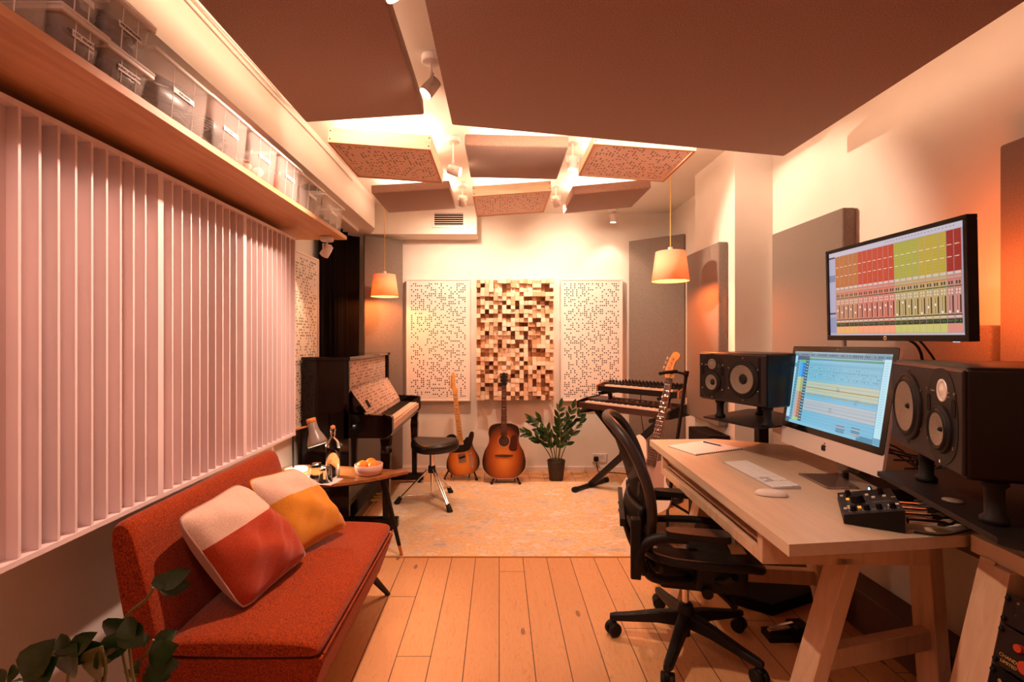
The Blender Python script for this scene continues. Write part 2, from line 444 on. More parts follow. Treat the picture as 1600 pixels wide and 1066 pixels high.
CZ = 2.643
struct('floor', MB().bx(-1.6, 1.95, -1.7, 5.1, -0.05, 0), floor_mat())
struct('ceiling', MB().bx(-1.6, 1.95, -1.7, 5.1, CZ, CZ + 0.06), M['ceil'])
struct('wall_left', MB().bx(-1.55, -1.45, -1.7, 5.1, 0, CZ), M['wall'])
struct('wall_back', MB().bx(-1.45, 1.9, 5.0, 5.1, 0, CZ), M['wall'])
struct('wall_right', MB().bx(1.80, 1.95, -1.7, 3.2, 0, CZ), M['wall'])
struct('wall_alcove', MB().bx(1.76, 1.95, 3.85, 5.0, 0, CZ), M['wall'])
struct('wall_pillar', MB().bx(1.55, 1.95, 3.2, 3.85, 0, CZ), M['wall'])
struct('wall_front', MB().bx(-1.45, 1.8, -1.7, -1.6, 0, CZ), M['wall'])
struct('baseboard_back', MB().bx(-1.2, 1.76, 4.982, 5.0, 0, 0.04), M['white'])
struct('baseboard_right', MB().bx(1.66, 1.80, -1.0, 3.2, 0, 0.19), P('dark_trunking', (0.075, 0.035, 0.02), 0.5), bevel=0.006)
# boxed-in soffits under the ceiling
SB = 1.35 + 1.018
struct('trim_1', MB().prism([(-1.45, -1.6), (-1.149, -1.6), (-1.149, 4.49), (-1.245, 4.71), (-1.45, 4.71)], SB, CZ), M['wall'])
struct('trim_2', MB().bx(-1.45, -0.219, 4.71, 5.0, SB, CZ), M['wall'])
# white cable run along the top of the left soffit
one('ceiling_cable', MB().tube(curve_pts([(-1.13, 0.6, 2.615), (-1.12, 1.2, 2.61), (-1.135, 1.7, 2.615), (-1.12, 2.3, 2.61), (-1.13, 2.6, 2.612), (-1.06, 2.72, 2.61), (-0.98, 2.74, 2.6)], 40), 0.006, 6)
    .tube(curve_pts([(-1.145, 0.6, 2.59), (-1.14, 1.3, 2.595), (-1.145, 2.2, 2.585), (-1.14, 3.0, 2.595), (-1.145, 3.8, 2.59)], 40), 0.005, 6), M['white'],
    'thin white cables clipped along the top edge of the left ceiling soffit', 'cable')

# vent
v = thing('air_vent', 'white air vent grille with dark slots on the back soffit', 'vent', (-0.487, 4.71, 2.506))
f = MB(); W2, H2 = 0.158, 0.078
f.bx(-W2, W2, -0.014, 0, -H2, -H2 + 0.018).bx(-W2, W2, -0.014, 0, H2 - 0.018, H2).bx(-W2, -W2 + 0.018, -0.014, 0, -H2 + 0.018, H2 - 0.018).bx(W2 - 0.018, W2, -0.014, 0, -H2 + 0.018, H2 - 0.018)
f.build('frame', M['white'], v)
MB().bx(-W2 + 0.018, W2 - 0.018, -0.002, 0, -H2 + 0.018, H2 - 0.018).build('duct_opening', M['blackmat'], v)
s = MB()
for i in range(6):
    s.box((0, -0.006, -0.052 + i * 0.021), (0.28, 0.007, 0.005), rot=(R(20), 0, 0))
s.build('louvres', M['white'], v)

# ------------------------------------------------------------------ rug
def rug_mat():
    m, N, L, b = newmat('faded_rug')
    tc = N.new('ShaderNodeTexCoord')
    mp = N.new('ShaderNodeMapping'); mp.inputs['Scale'].default_value = (1.0, 2.2, 1); L.new(tc.outputs['Object'], mp.inputs[0])
    n1 = N.new('ShaderNodeTexNoise'); n1.inputs['Scale'].default_value = 3.2; n1.inputs['Detail'].default_value = 10; n1.inputs['Roughness'].default_value = 0.72
    L.new(mp.outputs[0], n1.inputs['Vector'])
    n2 = N.new('ShaderNodeTexNoise'); n2.inputs['Scale'].default_value = 28; n2.inputs['Detail'].default_value = 6; L.new(mp.outputs[0], n2.inputs['Vector'])
    r = N.new('ShaderNodeValToRGB'); e = r.color_ramp.elements
    e[0].position = 0.40; e[0].color = (0.54, 0.42, 0.36, 1); e[1].position = 0.62; e[1].color = (0.80, 0.69, 0.60, 1)
    k = e.new(0.47); k.color = (0.76, 0.60, 0.46, 1); k = e.new(0.52); k.color = (0.78, 0.44, 0.13, 1); k = e.new(0.555); k.color = (0.78, 0.65, 0.55, 1)
    L.new(mth(N, L, 'ADD', mth(N, L, 'MULTIPLY', n1.outputs['Fac'], 0.75), mth(N, L, 'MULTIPLY', n2.outputs['Fac'], 0.25)), r.inputs[0])
    n3 = N.new('ShaderNodeTexNoise'); n3.inputs['Scale'].default_value = 190; n3.inputs['Detail'].default_value = 2; L.new(mp.outputs[0], n3.inputs['Vector'])
    n4 = N.new('ShaderNodeTexNoise'); n4.inputs['Scale'].default_value = 1.6; n4.inputs['Detail'].default_value = 4; L.new(mp.outputs[0], n4.inputs['Vector'])
    spk = mth(N, L, 'MULTIPLY', mth(N, L, 'GREATER_THAN', n3.outputs['Fac'], 0.56), mth(N, L, 'GREATER_THAN', n4.outputs['Fac'], 0.55))
    c = mixc(N, L, mth(N, L, 'MULTIPLY', spk, 0.45), r.outputs[0], (0.25, 0.15, 0.10))
    L.new(c, b.inputs['Base Color']); setp(b, Roughness=0.95)
    bp = N.new('ShaderNodeBump'); bp.inputs['Strength'].default_value = 0.4; bp.inputs['Distance'].default_value = 0.003
    L.new(n3.outputs['Fac'], bp.inputs['Height']); L.new(bp.outputs[0], b.inputs['Normal'])
    return m
rug = thing('rug', 'large faded cream and mustard rug lying on the pine floorboards', 'rug', (0.0, 3.78, 0))
MB().bx(-0.92, 1.12, -0.77, 0.81, 0.0, 0.005).build('pile', rug_mat(), rug, bevel=0.002)
MB().bx(-0.925, 1.125, -0.778, -0.768, 0.0, 0.006).bx(-0.925, 1.125, 0.808, 0.818, 0.0, 0.006).build('binding', P('rug_binding', (0.55, 0.27, 0.07), 0.8), rug)

# ------------------------------------------------------------------ acoustic panels
def fab_panel(label, x0, x1, y0, y1, z0, z1, group=None, mat='taupe', name='fabric_absorber', loc=None, rot=None):
    """soft fabric box; given as extents in the thing's own frame when loc is set"""
    cx, cy, cz = ((x0 + x1) / 2, (y0 + y1) / 2, (z0 + z1) / 2)
    mb = MB().bx(x0 - cx, x1 - cx, y0 - cy, y1 - cy, z0 - cz, z1 - cz)
    o = mb.build(name, M[mat], None, bevel=0.010, seg=3)
    o.location = loc if loc else (cx, cy, cz)
    if rot: o.rotation_euler = rot
    return tag(o, label, 'acoustic panel', group)

fab_panel('narrow taupe fabric panel lit orange by the right pendant lamp', 1.482, 1.548, 3.29, 3.85, 0.755, 2.01)
fab_panel('large taupe fabric panel on right wall behind the left loudspeaker', 1.731, 1.798, 2.45, 3.09, 0.76, 2.015)
fab_panel('taupe fabric panel at the right edge beside the wall monitor', 1.731, 1.798, 0.95, 1.686, 0.80, 2.02)
fab_panel('low taupe fabric panel on right wall behind the computer screens', 1.738, 1.798, 1.72, 2.44, 0.55, 1.40)
def corner_trap(p, q, z0, z1, label):
    d = Vector((q[0] - p[0], q[1] - p[1], 0)); c = ((p[0] + q[0]) / 2, (p[1] + q[1]) / 2, (z0 + z1) / 2)
    a = math.atan2(d.y, d.x); n = Vector((-math.sin(a), math.cos(a), 0))
    L = d.length; c = Vector(c) + n * 0.02
    fab_panel(label, -L / 2, L / 2, -0.02, 0.02, -(z1 - z0) / 2, (z1 - z0) / 2, loc=c, rot=(0, 0, a), name='corner_absorber')
corner_trap((-1.29, 4.655), (-0.965, 4.88), 0.05, 2.345, 'tall taupe corner panel behind the piano and left pendant')
corner_trap((1.315, 4.94), (1.745, 4.58), 0.05, 2.345, 'tall taupe corner panel behind the two synthesizers')

M['perfXZ'] = perforated('perforated_white', (0.82, 0.74, 0.68), 0, 2, margin=(0.285, 0.585))
M['perfYZ'] = perforated('perforated_white_side', (0.82, 0.74, 0.68), 1, 2, margin=(0.30, 0.585))
M['perfXY'] = perforated('perforated_cloud', (0.86, 0.58, 0.47), 0, 1, margin=(0.27, 0.25), pitch=0.0200, thr=0.64, hole=0.27)
def perf_panel(label, w_, h, d, loc, rz=0, mat='perfXZ', group=None, pale=True):
    t = thing('perforated_panel', label, 'acoustic panel', loc, rz, group)
    fm = M['white'] if pale else M['frame']; a = 0.016
    f = MB().bx(-w_ / 2, w_ / 2, -d / 2, d / 2, h / 2 - a, h / 2).bx(-w_ / 2, w_ / 2, -d / 2, d / 2, -h / 2, -h / 2 + a)
    f.bx(-w_ / 2, -w_ / 2 + a, -d / 2, d / 2, -h / 2 + a, h / 2 - a).bx(w_ / 2 - a, w_ / 2, -d / 2, d / 2, -h / 2 + a, h / 2 - a)
    f.build('frame', fm, t, bevel=0.002)
    MB().bx(-w_ / 2 + a, w_ / 2 - a, -d / 2 + 0.006, -d / 2 + 0.012, -h / 2 + a, h / 2 - a).build('perforated_board', M[mat], t)
    return t
perf_panel('white perforated panel on back wall, left of the wooden block diffuser', 0.65, 1.24, 0.07, (-0.618, 4.965, 1.34))
perf_panel('white perforated panel on back wall, right of the wooden block diffuser', 0.63, 1.24, 0.07, (0.937, 4.965, 1.34))
perf_panel('white perforated panel on left wall between slatted wall and black curtain', 0.65, 1.23, 0.07, (-1.415, 3.405, 1.345), rz=R(90))

# wooden block diffuser
t = thing('block_diffuser', 'wooden skyline diffuser of many square blocks on back wall', 'diffuser', (0.159, 4.998, 1.345))
nx, nz, bw = 18, 28, 0.0433
MB().bx(-nx * bw / 2 + 0.005, nx * bw / 2 - 0.005, -0.012, 0, -nz * bw / 2 + 0.005, nz * bw / 2 - 0.005).build('backing_board', M['frame'], t)
blk = MB(); rnd = random.Random(5)
for i in range(nx):
    for j in range(nz):
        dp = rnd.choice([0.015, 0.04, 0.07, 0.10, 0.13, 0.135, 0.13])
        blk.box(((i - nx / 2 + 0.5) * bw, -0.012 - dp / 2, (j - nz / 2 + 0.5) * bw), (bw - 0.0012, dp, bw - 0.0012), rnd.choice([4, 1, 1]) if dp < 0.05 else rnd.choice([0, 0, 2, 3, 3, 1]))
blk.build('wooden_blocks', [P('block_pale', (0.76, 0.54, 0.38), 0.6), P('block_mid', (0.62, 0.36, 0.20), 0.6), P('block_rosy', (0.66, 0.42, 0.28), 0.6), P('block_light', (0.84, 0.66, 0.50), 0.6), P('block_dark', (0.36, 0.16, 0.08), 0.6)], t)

# slatted diffusers on the left wall
seq = [0, 1, 4, 2, 2, 4, 1, 0, 3, 1]
names = ['white slatted diffuser nearest the camera, cut by the left picture edge',
         'second white slatted diffuser from the camera, above the near sofa end',
         'third white slatted diffuser from the camera, above the sofa middle',
         'farthest white slatted diffuser, ending beside the black curtain and small desk lamp']
ys = [0.590, 1.172, 1.754, 2.335, 2.916]
ZB, ZT, XF, XW = 0.775, 1.956, -1.22, -1.45
for k in range(4):
    y0, y1 = ys[k], ys[k + 1]; cy = (y0 + y1) / 2; hw = (y1 - y0) / 2; g = 0.0001
    t = thing('slatted_diffuser', names[k], 'diffuser', (XW, cy, (ZB + ZT) / 2), 0, 'white slatted diffusers along the left wall')
    D = XF - XW; hh = (ZT - ZB) / 2
    f = MB().bx(0, D, -hw + g, hw - g, hh - 0.015, hh).bx(0, D, -hw + g, hw - g, -hh, -hh + 0.015)
    f.bx(0, D, -hw + g, -hw + 0.014, -hh + 0.015, hh - 0.015).bx(0, D, hw - 0.014, hw - g, -hh + 0.015, hh - 0.015)
    f.build('frame', M['slat'], t)
    s = MB(); wl = MB(); n = 10; step = (2 * hw - 0.028) / n
    for i in range(n):
        a = -hw + 0.014 + i * step
        if i: s.bx(0.02, D - 0.004, a - 0.004, a + 0.004, -hh + 0.015, hh - 0.015)
        dep = D - 0.035 - seq[i] * 0.022
        wl.bx(0, dep, a + 0.001, a + step - 0.001, -hh + 0.015, hh - 0.015)
    s.build('fins', M['slat'], t)
    wl.build('wells', M['slat'], t)

# ------------------------------------------------------------------ hung ceiling clouds
def cloud(label, xl, xr, yn, yf, hl, hr, th, kind, group):
    """flat raft hung a little askew: underside at 1.35+hl on the left and 1.35+hr on the right"""
    cx, cy = (xl + xr) / 2, (yn + yf) / 2; a = math.atan2(hl - hr, xr - xl); cz = 1.35 + (hl + hr) / 2
    t = thing('ceiling_cloud', label, 'ceiling panel', (cx, cy, cz), 0, group, rot=(0, a, 0))
    hw = math.hypot(xr - xl, hl - hr) / 2; hd = (yf - yn) / 2
    if kind == 'fabric':
        MB().bx(-hw, hw, -hd, hd, 0, th).build('padded_raft', M['cloud'], t, bevel=0.010, seg=3)
    else:
        e = 0.014
        f = MB().bx(-hw, hw, -hd, -hd + e, 0, th).bx(-hw, hw, hd - e, hd, 0, th).bx(-hw, -hw + e, -hd + e, hd - e, 0, th).bx(hw - e, hw, -hd + e, hd - e, 0, th)
        f.build('timber_frame', M['frame'], t, bevel=0.0015)
        MB().bx(-hw + e, hw - e, -hd + e, hd - e, 0.006, 0.012).build('perforated_board', M['perfXY'], t)
        b = MB().bx(-hw + 0.001, hw - 0.001, -hd + 0.001, hd - 0.001, -0.003, 0)
        inner = MB()
        for (x0, x1, y0, y1) in ((-hw, hw, -hd, -hd + e), (-hw, hw, hd - e, hd), (-hw, -hw + e, -hd + e, hd - e), (hw - e, hw, -hd + e, hd - e)):
            inner.bx(x0, x1, y0, y1, -0.0025, 0)
        inner.build('edge_strip', P('red_wood_edge', (0.60, 0.22, 0.09), 0.5), t)
        sc = MB()
        for sx in (-1, 1):
            for z in (0.018, th - 0.018):
                sc.cyl((sx * (hw - 0.012), -hd - 0.001, z), (sx * (hw - 0.012), -hd + 0.002, z), 0.004, n=8)
        sc.build('screws', M['darkmetal'], t)
    wires = MB()
    ca, sa = math.cos(a), math.sin(a)
    for sx in (-0.75, 0.75):
        for sy in (-0.75, 0.75):
            x, y = sx * hw, sy * hd
            top = (CZ - cz + x * sa) / ca
            wires.cyl((x, y, th - 0.004), (x, y, top), 0.0012, n=5)
    wires.build('hanging_wires', M['chrome'], t)
    return t
cloud('long brown fabric ceiling panel over the left side, nearest the sofa', -0.993, -0.385, 0.9, 2.50, 1.112, 1.152, 0.08, 'fabric', None)
cloud('huge brown fabric ceiling panel spanning over the desk', -0.253, 1.522, 0.35, 2.60, 1.143, 0.975, 0.08, 'fabric', None)
cloud('perforated ceiling panel in wooden frame, left of the near row of three', -0.975, -0.39, 2.76, 3.36, 1.120, 1.076, 0.082, 'perf', 'small square ceiling panels')
cloud('brown fabric ceiling panel in the middle of the near row of three', -0.20, 0.40, 2.80, 3.37, 1.118, 1.104, 0.066, 'fabric', 'small square ceiling panels')
cloud('perforated ceiling panel on the right, above the right pendant cord', 0.551, 1.151, 2.84, 3.40, 1.142, 1.10, 0.07, 'perf', 'small square ceiling panels')
cloud('brown fabric ceiling panel in the far left, above the air vent', -0.975, -0.376, 3.71, 4.28, 1.11, 1.147, 0.066, 'fabric', 'small square ceiling panels')
cloud('perforated ceiling panel in the middle of the far row of three', -0.20, 0.397, 3.68, 4.30, 1.08, 1.123, 0.077, 'perf', 'small square ceiling panels')
cloud('brown fabric ceiling panel on the far right, before the back wall', 0.56, 1.155, 3.69, 4.24, 1.093, 1.148, 0.07, 'fabric', 'small square ceiling panels')

# ------------------------------------------------------------------ spotlights
def spot(label, loc, aim, drop=0.10, energy=30, angle=55, col=WARM, s=1.0, power=True, sz=0.03, bl=0.5):
    """surface mounted spot: canopy on the ceiling, stem, yoke and tilting head"""
    t = thing('spotlight', label, 'spotlight', loc, 0, 'white spotlights')
    MB().lathe([(0, 0), (0.042 * s, 0), (0.045 * s, -0.006), (0.045 * s, -0.028 * s), (0.040 * s, -0.033 * s), (0, -0.034 * s)], 24).build('canopy', M['white'], t)
    d = (Vector(aim) - (Vector(loc) + Vector((0, 0, -drop)))).normalized()
    c = Vector((0, 0, -drop)); a = d.cross(Vector((0, 0, 1)))
    if a.length < 0.1: a = Vector((1, 0, 0))
    a.normalize()
    y = MB().cyl((0, 0, -0.030 * s), (0, 0, -drop + 0.035 * s), 0.006 * s, n=10)
    y.beam(a * 0.036 * s + Vector((0, 0, -drop + 0.04 * s)), a * -0.036 * s + Vector((0, 0, -drop + 0.04 * s)), 0.012 * s, 0.004)
    for q in (1, -1):
        y.beam(a * 0.036 * q * s + Vector((0, 0, -drop + 0.042 * s)), a * 0.036 * q * s + c, 0.004, 0.012 * s, up=a)
        y.cyl(a * 0.040 * q * s + c, a * 0.030 * q * s + c, 0.007 * s, n=10)
    y.build('yoke', M['white'], t)
    h = MB(); b0 = c - d * 0.035 * s; b1 = c + d * 0.045 * s
    h.tube([b0 - d * 0.002, b0, c, b1, b1 + d * 0.002], [0.02 * s, 0.028 * s, 0.031 * s, 0.033 * s, 0.030 * s], 20, caps=False)
    h.add([], [])
    hd = h.build('head', M['white'], t)
    MB().tube([b0 - d * 0.002, b0 - d * 0.001], [0.02 * s, 0.02 * s], 20).build('back_cap', M['white'], hd)
    MB().tube([b1 - d * 0.006, b1 - d * 0.004], [0.029 * s, 0.029 * s], 20).build('lens', M['bulbhot'], hd)
    if power:
        wl = Vector(loc) + b1 + d * 0.012
        light('spot_beam', 'SPOT', wl, energy, col, size=sz, aim=wl + d, angle=angle, blend=bl)
    return t
spot('white ceiling spotlight in the gap between the two big brown ceiling panels', (-0.31, 2.22, CZ), (-1.22, 1.9, 1.2), 0.14, 150, 95, col=(1.0, 0.62, 0.47))
spot('white ceiling spotlight at the very top edge between the big ceiling panels', (-0.36, 1.56, CZ), (0.80, 2.0, 0.5), 0.15, 90, 80)
spot('white ceiling spotlight left of the middle fabric ceiling panel', (-0.294, 3.12, CZ), (1.8, 2.85, 1.75), 0.21, 190, 46)
spot('white ceiling spotlight right of the middle fabric ceiling panel', (0.474, 3.14, CZ), (0.42, 3.3, 0.0), 0.15, 75, 70)
spot('white ceiling spotlight left of the far perforated ceiling panel', (-0.305, 4.04, CZ), (-0.35, 5.0, 1.45), 0.14, 78, 130, bl=1.0)
spot('white ceiling spotlight right of the far perforated ceiling panel', (0.472, 4.05, CZ), (0.95, 5.0, 1.55), 0.14, 82, 130, bl=1.0)
spot('small white spotlight close to the back wall, under the far right panel', (1.13, 4.82, CZ), (1.1, 4.9, 0.2), 0.09, 10, 90)
spot('white spotlight hanging under the far end of the long shelf', (-1.09, 3.08, 1.998), (-1.38, 3.22, 1.55), 0.085, 16, 60, col=(1.0, 0.62, 0.36), s=0.9)

# ------------------------------------------------------------------ pendants
def pendant(label, x, y, zb, topz, en, col):
    t = thing('pendant_lamp', label, 'lamp', (x, y, zb), 0, 'fabric pendant lamps')
    r0, r1, h = 0.125, 0.098, 0.205
    MB().lathe([(r0, 0), (r1, h)], 40).build('lamp_shade', M['shade'], t, solid=0.003)
    MB().lathe([(r1, h - 0.004), (0.02, h - 0.004), (0.02, h - 0.001), (r1, h - 0.001)], 40).build('top_disc', M['shade'], t)
    MB().cyl((0, 0, h - 0.06), (0, 0, h + 0.03), 0.016, n=14).build('lamp_holder', M['white'], t)
    MB().cyl((0, 0, h + 0.03), (0, 0, topz - zb), 0.0035, n=8).build('cord', M['cord'], t)
    MB().ball((0, 0, h - 0.10), 0.03).build('bulb', M['bulb'], t)
    MB().lathe([(0, topz - zb), (0.04, topz - zb), (0.03, topz - zb - 0.04), (0, topz - zb - 0.045)], 20).build('ceiling_cup', M['white'], t)
    light('pendant_glow', 'POINT', (x, y, zb + 0.03), en, col, size=0.03)
pendant('peach fabric pendant lamp on the left, above the piano keys', -1.06, 4.50, 1.742, CZ, 24, (1.0, 0.28, 0.07))
pendant('peach fabric pendant lamp on the right, above the synthesizers', 1.19, 3.38, 1.752, CZ, 30, (1.0, 0.20, 0.05))

# ------------------------------------------------------------------ curtain
t = thing('curtain', 'floor length black curtain hanging behind the piano', 'curtain', (-1.405, 4.2, 0))
def cf(u, v):
    y = -0.42 + u * 0.83; amp = 0.016 + 0.006 * v
    x = amp * math.sin(u * 34) + 0.006 * math.sin(u * 81 + v * 2)
    if u > 0.93: x += (u - 0.93) / 0.07 * 0.06; y += 0.015 * v
    return (x, y, 0.05 + v * 2.27)
MB().grid(cf, 110, 8).build('curtain_cloth', M['curtain'], t, solid=0.004)
MB().beam((0.12, -0.55, 2.352), (0.10, 0.28, 2.352), 0.02, 0.03).build('curtain_rail', M['white'], t)

# ------------------------------------------------------------------ shelf with boxes
one('wall_shelf', MB().bx(-1.45, -0.998, -0.6, 3.187, 2.0, 2.024), [M['shelf']], 'long plywood shelf running above the slatted diffusers on the left wall', 'shelf', bevel=0.001)
def basin(mb, x0, x1, y0, y1, z0, z1, fl=0.012, th=0.003, mi=0):
    """open tub with walls that flare to the rim"""
    def ring(e, z, r=0.02):
        a0, a1, b0, b1 = x0 - e, x1 + e, y0 - e, y1 + e; out = []
        for cx, cy, s in ((a1 - r, b1 - r, 0), (a0 + r, b1 - r, 1), (a0 + r, b0 + r, 2), (a1 - r, b0 + r, 3)):
            for k in range(4):
                t = PI / 2 * (s + k / 3); out.append((cx + r * math.cos(t), cy + r * math.sin(t), z))
        return out
    mb.loft([ring(-0.004, z0), ring(0, z0 + 0.004), ring(fl, z1), ring(fl - th, z1), ring(-th, z0 + 0.006), ring(-th - 0.006, z0 + 0.004)], mi, True, caps=True)
    return ring
def storage_box(label, y0, y1, z0, h, content, lid=False, text_=None, x0=-1.38, x1=-1.012, name='storage_box'):
    t = thing(name, label, 'storage box', ((x0 + x1) / 2, (y0 + y1) / 2, z0), 0, 'clear plastic storage boxes on the wall shelf')
    hx, hy = (x1 - x0) / 2, (y1 - y0) / 2 - 0.012
    b = MB(); basin(b, -hx, hx, -hy, hy, 0, h); b.build('tub', M['plastic'], t, fix=True)
    r = MB(); e = 0.012
    r.bx(-hx - e - 0.006, hx + e + 0.006, -hy - e - 0.006, -hy - e + 0.002, h - 0.010, h).bx(-hx - e - 0.006, hx + e + 0.006, hy + e - 0.002, hy + e + 0.006, h - 0.010, h)
    r.bx(-hx - e - 0.006, -hx - e + 0.002, -hy - e, hy + e, h - 0.010, h).bx(hx + e - 0.002, hx + e + 0.006, -hy - e, hy + e, h - 0.010, h)
    for q in (-0.33, 0.33):
        r.box((hx + 0.006, q * hy * 1.2, h / 2), (0.003, 0.0022, h - 0.02), rot=(0, R(4), 0))
    r.build('rim', M['plasticrim'], t, bevel=0.003)
    if lid: MB().bx(-hx - e - 0.008, hx + e + 0.008, -hy - e - 0.008, hy + e + 0.008, h, h + 0.008).build('lid', M['plasticrim'], t, bevel=0.003)
    rn = random.Random(int(y0 * 100) + int(z0 * 50)); c = MB()
    lev = h * 0.72
    if content == 'cables':
        for k in range(40):
            rr = rn.uniform(0.55, 0.92) * hy; zz = 0.014 + (k % 10) * lev / 11
            cx = rn.uniform(-0.5, 0.55) * hx + (0.25 * hx if k % 3 == 0 else 0); sx = min(1.0, (hx - abs(cx) - 0.01) / rr)
            c.tube([(cx + rr * sx * math.cos(a), rr * math.sin(a), zz + 0.006 * math.sin(a * 3 + k)) for a in [2 * PI * j / 18 for j in range(19)]], 0.009, 6, caps=False)
        c.build('coiled_cables', M['cable'], t)
    elif content == 'adapters':
        for k in range(30):
            c.box((rn.uniform(-0.7, 0.80) * hx, rn.uniform(-0.62, 0.62) * hy, 0.02 + rn.random() * lev * 0.75), (0.075, 0.045, 0.036), rot=(rn.random() * .6, rn.random() * .6, rn.random() * 3))
        for k in range(5):
            rr = 0.6 * hy
            c.tube([(0.3 * hx + rr * math.cos(a), rr * math.sin(a), lev * 0.8 + 0.01 * k) for a in [2 * PI * j / 16 for j in range(17)]], 0.004, 5, caps=False)
        c.build('power_adapters', M['black'], t, bevel=0.003)
    elif content == 'pale':
        for k in range(9):
            c.ball((rn.uniform(-0.6, 0.7) * hx, rn.uniform(-0.6, 0.6) * hy, 0.03 + rn.random() * lev * 0.5), (0.05, 0.035, 0.03), 8)
        c.build('pale_bundle', M['cream'], t)
    elif content == 'red':
        c.box((0.1 * hx, 0, 0.055), (hx * 1.5, hy * 1.5, 0.09)); c.build('red_case', M['red'], t, bevel=0.006)
        MB().box((0.1 * hx, 0, 0.008), (hx * 1.5, hy * 1.6, 0.010)).build('dark_tray', M['black'], t)
    elif content == 'grey':
        for k in range(5):
            c.box((0.1 * hx, (-0.75 + k * 0.37) * hy, lev * 0.5 + 0.01), (hx * 1.4, 0.028, lev))
        c.build('grey_folders', P('grey_card', (0.28, 0.21, 0.18), 0.7), t)
    elif content == 'brown':
        for k in range(8):
            c.tube([(rn.uniform(-0.6, 0.6) * hx, rn.uniform(-0.5, 0.5) * hy, 0.012 + rn.random() * 0.05), (rn.uniform(-0.6, 0.6) * hx, rn.uniform(-0.5, 0.5) * hy, lev + 0.03)], 0.010, 7)
        c.build('wooden_shakers', M['teak'], t)
    lz = h * 0.55; lab = MB().box((hx + 0.0085, 0, lz), (0.001, min(0.10, hy * 1.2), 0.016)).build('paper_label', M['label'], t)
    if text_: text(text_, 'lettering', M['ink'], lab, (hx + 0.0095, 0, lz), (R(90), 0, R(90)), 0.0105, 'CENTER')
    return t
SZ = 2.024
storage_box('large open plastic box of pale cable coils at the top left picture corner', 0.82, 1.105, SZ, 0.20, 'pale')
storage_box('small lidded plastic box marked AC / DC ADAPTERS, bottom of its stack', 1.112, 1.237, SZ, 0.088, 'adapters', True, 'AC / DC ADAPTERS')
storage_box('small lidded plastic box marked AUDIO ADAPTERS, bottom of its stack', 1.244, 1.398, SZ, 0.083, 'adapters', True, 'AUDIO ADAPTERS')
storage_box('small plastic box stacked on top of the AC / DC ADAPTERS box', 1.112, 1.237, SZ + 0.096, 0.10, 'adapters')
storage_box('taller plastic box of black cables stacked on the AUDIO ADAPTERS box', 1.246, 1.405, SZ + 0.091, 0.13, 'cables', True, 'MICROPHONES')
storage_box('open plastic box of coiled black cables, between the stacks and emptier boxes', 1.415, 1.685, SZ, 0.178, 'cables', False, 'XLR LEADS')
storage_box('tall plastic box with dark gear low inside, fifth from the far shelf end', 1.695, 1.950, SZ, 0.180, 'adapters', False, 'PEDALS')
storage_box('tall plastic box with black gear and a pale cloth, fourth from the far end', 1.960, 2.208, SZ, 0.178, 'pale', False, 'CABLES')
storage_box('plastic box holding a red case, third from the far shelf end', 2.220, 2.455, SZ, 0.178, 'red', False, 'DI BOXES')
storage_box('plastic box of upright grey folders, second from the far shelf end', 2.470, 2.770, SZ, 0.170, 'grey')
t = storage_box('last plastic box at the far shelf end, holding wooden shakers', 2.800, 3.130, SZ, 0.165, 'brown')
one('pouch', MB().ball((-1.12, 2.88, SZ + 0.19), (0.06, 0.08, 0.05), 16).box((-1.12, 2.88, SZ + 0.16), (0.10, 0.13, 0.05)), M['curtain'], 'round black pouch on top of the last box at the far shelf end', 'pouch', bevel=0.004)
# ------------------------------------------------------------------ piano
t = thing('upright_piano', 'black glossy upright piano with perforated white front, against the left wall', 'piano', (-1.37, 3.38, 0))
Lp = 1.24; BG = M['blackgloss']
c = MB()
c.bx(0, 0.325, 0, 0.035, 0.05, 1.20).bx(0, 0.325, Lp - 0.035, Lp, 0.05, 1.20)
c.bx(0, 0.03, 0.035, Lp - 0.035, 0.05, 1.20)
c.bx(0.26, 0.29, 0.035, Lp - 0.035, 0.09, 0.64)
c.build('case', BG, t, bevel=0.003)
MB().bx(-0.004, 0.335, -0.008, Lp + 0.008, 1.20, 1.225).build('top_lid', BG, t, bevel=0.004)
MB().bx(0, 0.34, 0, Lp, 0.02, 0.09).build('plinth', BG, t, bevel=0.004)
for y in (0.02, Lp - 0.075):
    MB().bx(0.30, 0.66, y, y + 0.055, 0.03, 0.095).build('toe_block', BG, t, bevel=0.006)
    MB().cyl((0.62, y + 0.01, 0.02), (0.62, y + 0.045, 0.02), 0.02, n=14).build('caster', M['darkmetal'], t)
    l = MB(); l.loft([[(0.575 - a, y + 0.0275 - a, z), (0.575 + a, y + 0.0275 - a, z), (0.575 + a, y + 0.0275 + a, z), (0.575 - a, y + 0.0275 + a, z)] for a, z in ((0.022, 0.09), (0.024, 0.3), (0.034, 0.55), (0.030, 0.60), (0.038, 0.66))], 0, False)
    l.build('leg', BG, t, bevel=0.004)
for y in (0, Lp - 0.05):
    a = MB(); a.prism([(0.29, 0.66), (0.60, 0.66), (0.627, 0.70), (0.627, 0.80), (0.612, 0.815), (0.50, 0.822), (0.34, 0.825), (0.29, 0.87)], 0, 0.05, M=Matrix(((1, 0, 0, 0), (0, 0, 1, y), (0, 1, 0, 0), (0, 0, 0, 1))))
    a.build('key_arm', BG, t, bevel=0.004)
MB().bx(0.29, 0.60, 0.05, Lp - 0.05, 0.66, 0.70).bx(0.575, 0.61, 0.05, Lp - 0.05, 0.67, 0.735).build('keybed', BG, t, bevel=0.003)
MB().bx(0.598, 0.615, 0.05, Lp - 0.05, 0.70, 0.748).build('key_slip', P('key_slip', (0.75, 0.52, 0.42), 0.35), t, bevel=0.002)
